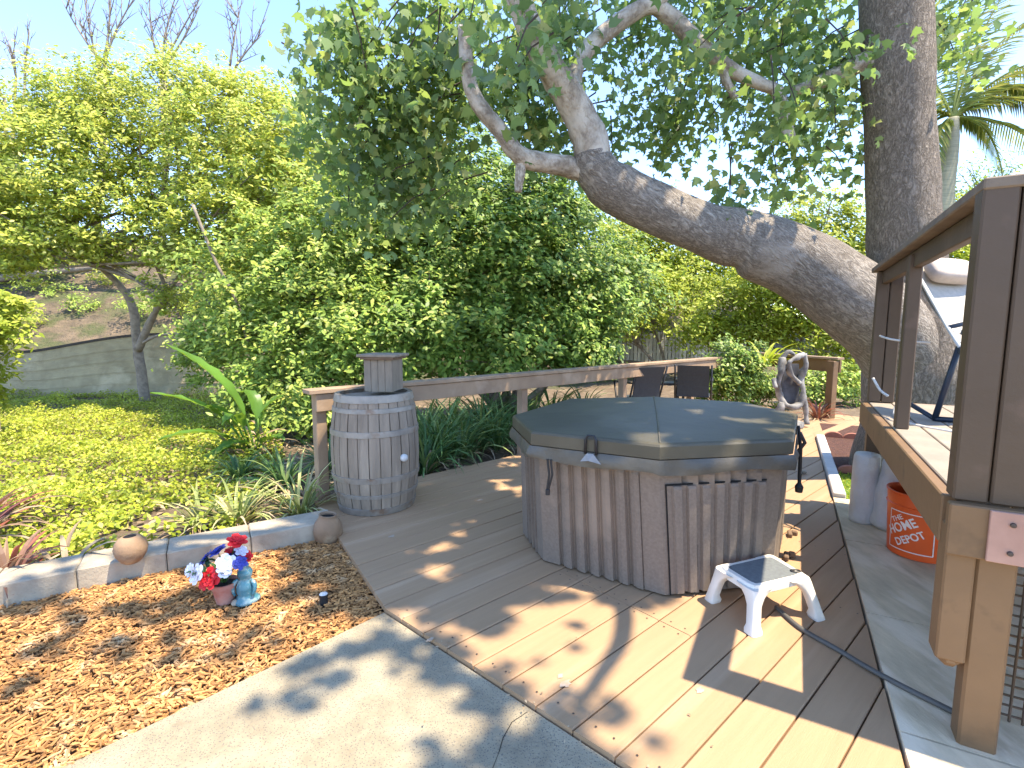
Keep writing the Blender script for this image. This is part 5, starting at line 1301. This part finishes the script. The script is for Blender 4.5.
# ================================================================== FAR END OF THE DECK
def patio_chair(loc, rz, label):
    t = thing('patio_chair', loc, label, 'chair', 'dark folding chairs by the back railing', rz)
    s = MB(); s.box((0, 0, .40), (.46, .44, .02), bev=.006); s.build('seat', m_sling, t, local=True)
    s = MB(); vs = []
    for i in range(7):
        z = .40 + .46 * i / 6; y = .20 + .13 * i / 6 - .025 * math.sin(math.pi * i / 6)
        for x in (-.22, -.07, .07, .22): vs.append((x, y, z))
    n = len(vs); vs += [(x, y + .015, z) for x, y, z in vs]; fs = [(i * 4 + j, i * 4 + j + 1, i * 4 + j + 5, i * 4 + j + 4) for i in range(6) for j in range(3)]; fs += [tuple(reversed([k_ + n for k_ in f])) for f in fs]
    s.add(vs, fs); s.build('backrest', m_sling, t, local=True)
    for sx in (-1, 1):
        x = sx * .25
        s = MB(); s.tube([(x, .34, .87), (x, .18, .40), (x, -.18, .0)], .014, 8); s.build('leg', m_black, t, local=True, smooth=True)
        s = MB(); s.tube([(x, -.22, .62), (x, -.16, .40), (x, .26, .0)], .014, 8); s.build('leg', m_black, t, local=True, smooth=True)
        s = MB(); s.box((x, -.02, .635), (.05, .46, .022), bev=.006); s.build('arm', m_black, t, local=True)
    return t
cA, cB = G(640, 416), G(694, 412)
cA = D(637, 400, 7.2); cA.z = 0; cB = D(693, 400, 7.5); cB.z = 0
c1_ = patio_chair(cA, 3.5, 'charcoal folding chair farther left behind the tub')
c2_ = copy_tree(c1_); c2_.location = cB; c2_.rotation_euler.z = .15 + math.pi; c2_['label'] = 'charcoal folding chair nearer the round dark bush'
c2_.rotation_euler.z = 2.75
t = thing('low_bench', D(665, 395, 7.6) * 1, 'low dark slatted bench between the two folding chairs', 'bench'); t.location.z = 0
mb = MB(); bc_ = Vector((D(662, 390, 7.7).x, 7.7, 0))
mb.bar(bc_ + Vector((-.32, 0, .55)), bc_ + Vector((.32, 0, .55)), .30, .03); mb.build('seat', m_black, t)
for sx in (-1, 1):
    for sy in (-1, 1): mb = MB(); mb.bar(bc_ + Vector((sx * .29, sy * .12, 0)), bc_ + Vector((sx * .29, sy * .12, .535)), .03, .03, up=(0, 1, 0)); mb.build('leg', m_black, t)
# driftwood sculpture
dv = 7.0
sb = G(792, 428); sb = Vector((D(793, 400, dv).x, dv, 0)); dt = thing('driftwood_sculpture', sb, 'bleached twisted driftwood sculpture on the far deck', 'sculpture')
def dpts(l): return smoothpath([D(x, y, d_) for x, y, d_ in l], 5)
for l, r in (([(783, 358, 7), (781, 372, 6.95), (778, 384, 7), (780, 396, 7.05), (784, 404, 7), (792, 407, 6.95), (800, 404, 7), (803, 392, 7), (801, 378, 7.05), (806, 366, 7), (804, 354, 7)], .042),
             ([(804, 354, 7), (796, 358, 6.95), (790, 362, 6.9), (789, 370, 6.95), (794, 378, 7), (800, 384, 7)], .034), ([(783, 358, 7), (788, 352, 7), (794, 354, 7.05)], .03),
             ([(803, 392, 7), (805, 405, 7), (806, 414, 7), (806, 424, 7)], .035), ([(782, 402, 7), (780, 412, 7), (782, 426, 7)], .045), ([(778, 384, 7), (774, 380, 6.95), (776, 388, 6.9)], .03)):
    p = dpts(l); mb = MB(); mb.tube(p, [r * (1 + .18 * math.sin(i * .5)) for i in range(len(p))], 10, jit=.5, seed=l[0][0]); mb.build('branch', m_drift, dt, smooth=True)
mb = MB(); vs = [D(x, y, 7.08) for x, y in ((784, 362), (791, 364), (799, 364), (800, 382), (799, 402), (792, 406), (784, 402), (782, 384))]; mb.add(vs + [v + Vector((0, .04, 0)) for v in vs], [tuple(range(8)), tuple(reversed(range(8, 16)))] + [(i, (i + 1) % 8, 8 + (i + 1) % 8, 8 + i) for i in range(8)]); mb.build('dark_core', M('dark_wood', (.05, .05, .055), (.11, .11, .12), .7, 9, 6), dt)
mb = MB(); mb.lathe([(.16, 0), (.17, .03), (.15, .08), (.08, .10), (0, .1)], sb, 18, wob=.08); mb.build('base', m_drift, dt, smooth=True)

# scalloped terracotta edging: two rows
sc_g = 'scalloped terracotta edging pieces'
def scallop(c, wdir, label):
    mb = MB(); n = Vector((-wdir.y, wdir.x, 0)); pr = []
    Wd, H = .20, .08
    pr = [(-Wd / 2, -.06), (Wd / 2, -.06)]
    for i in range(13):
        a_ = math.pi * i / 12; pr.append((Wd / 2 * math.cos(a_), -.0 + .07 * math.sin(a_)))
    f_ = [c + wdir * x + Z * z - n * .03 for x, z in pr]; b__ = [p + n * .06 for p in f_]; m_ = len(pr)
    mb.add(f_ + b__, [tuple(range(m_)), tuple(reversed(range(m_, 2 * m_)))] + [(i, m_ + i, m_ + (i + 1) % m_, (i + 1) % m_) for i in range(m_)])
    tag(mb.build('edging_brick', m_terra), label, 'edging brick', sc_g)
labs = ['nearer row scalloped terracotta brick next to the pale kerb', 'nearer row scalloped terracotta brick, second from the kerb', 'nearer row scalloped terracotta brick by the white roll', 'farther row scalloped terracotta brick next to the kerb', 'farther row scalloped terracotta brick in the middle', 'farther row scalloped terracotta brick under the big trunk']
for i in range(3): scallop(l0 + RD0 * .93 + RV0 * (.10 + i * .205), RV0, labs[i])
for i in range(3): scallop(l0 + RD0 * 2.75 + RV0 * (.10 + i * .205), RV0, labs[3 + i])

print('faces', sum(len(o.data.polygons) for o in bpy.data.objects if o.type == 'MESH'))
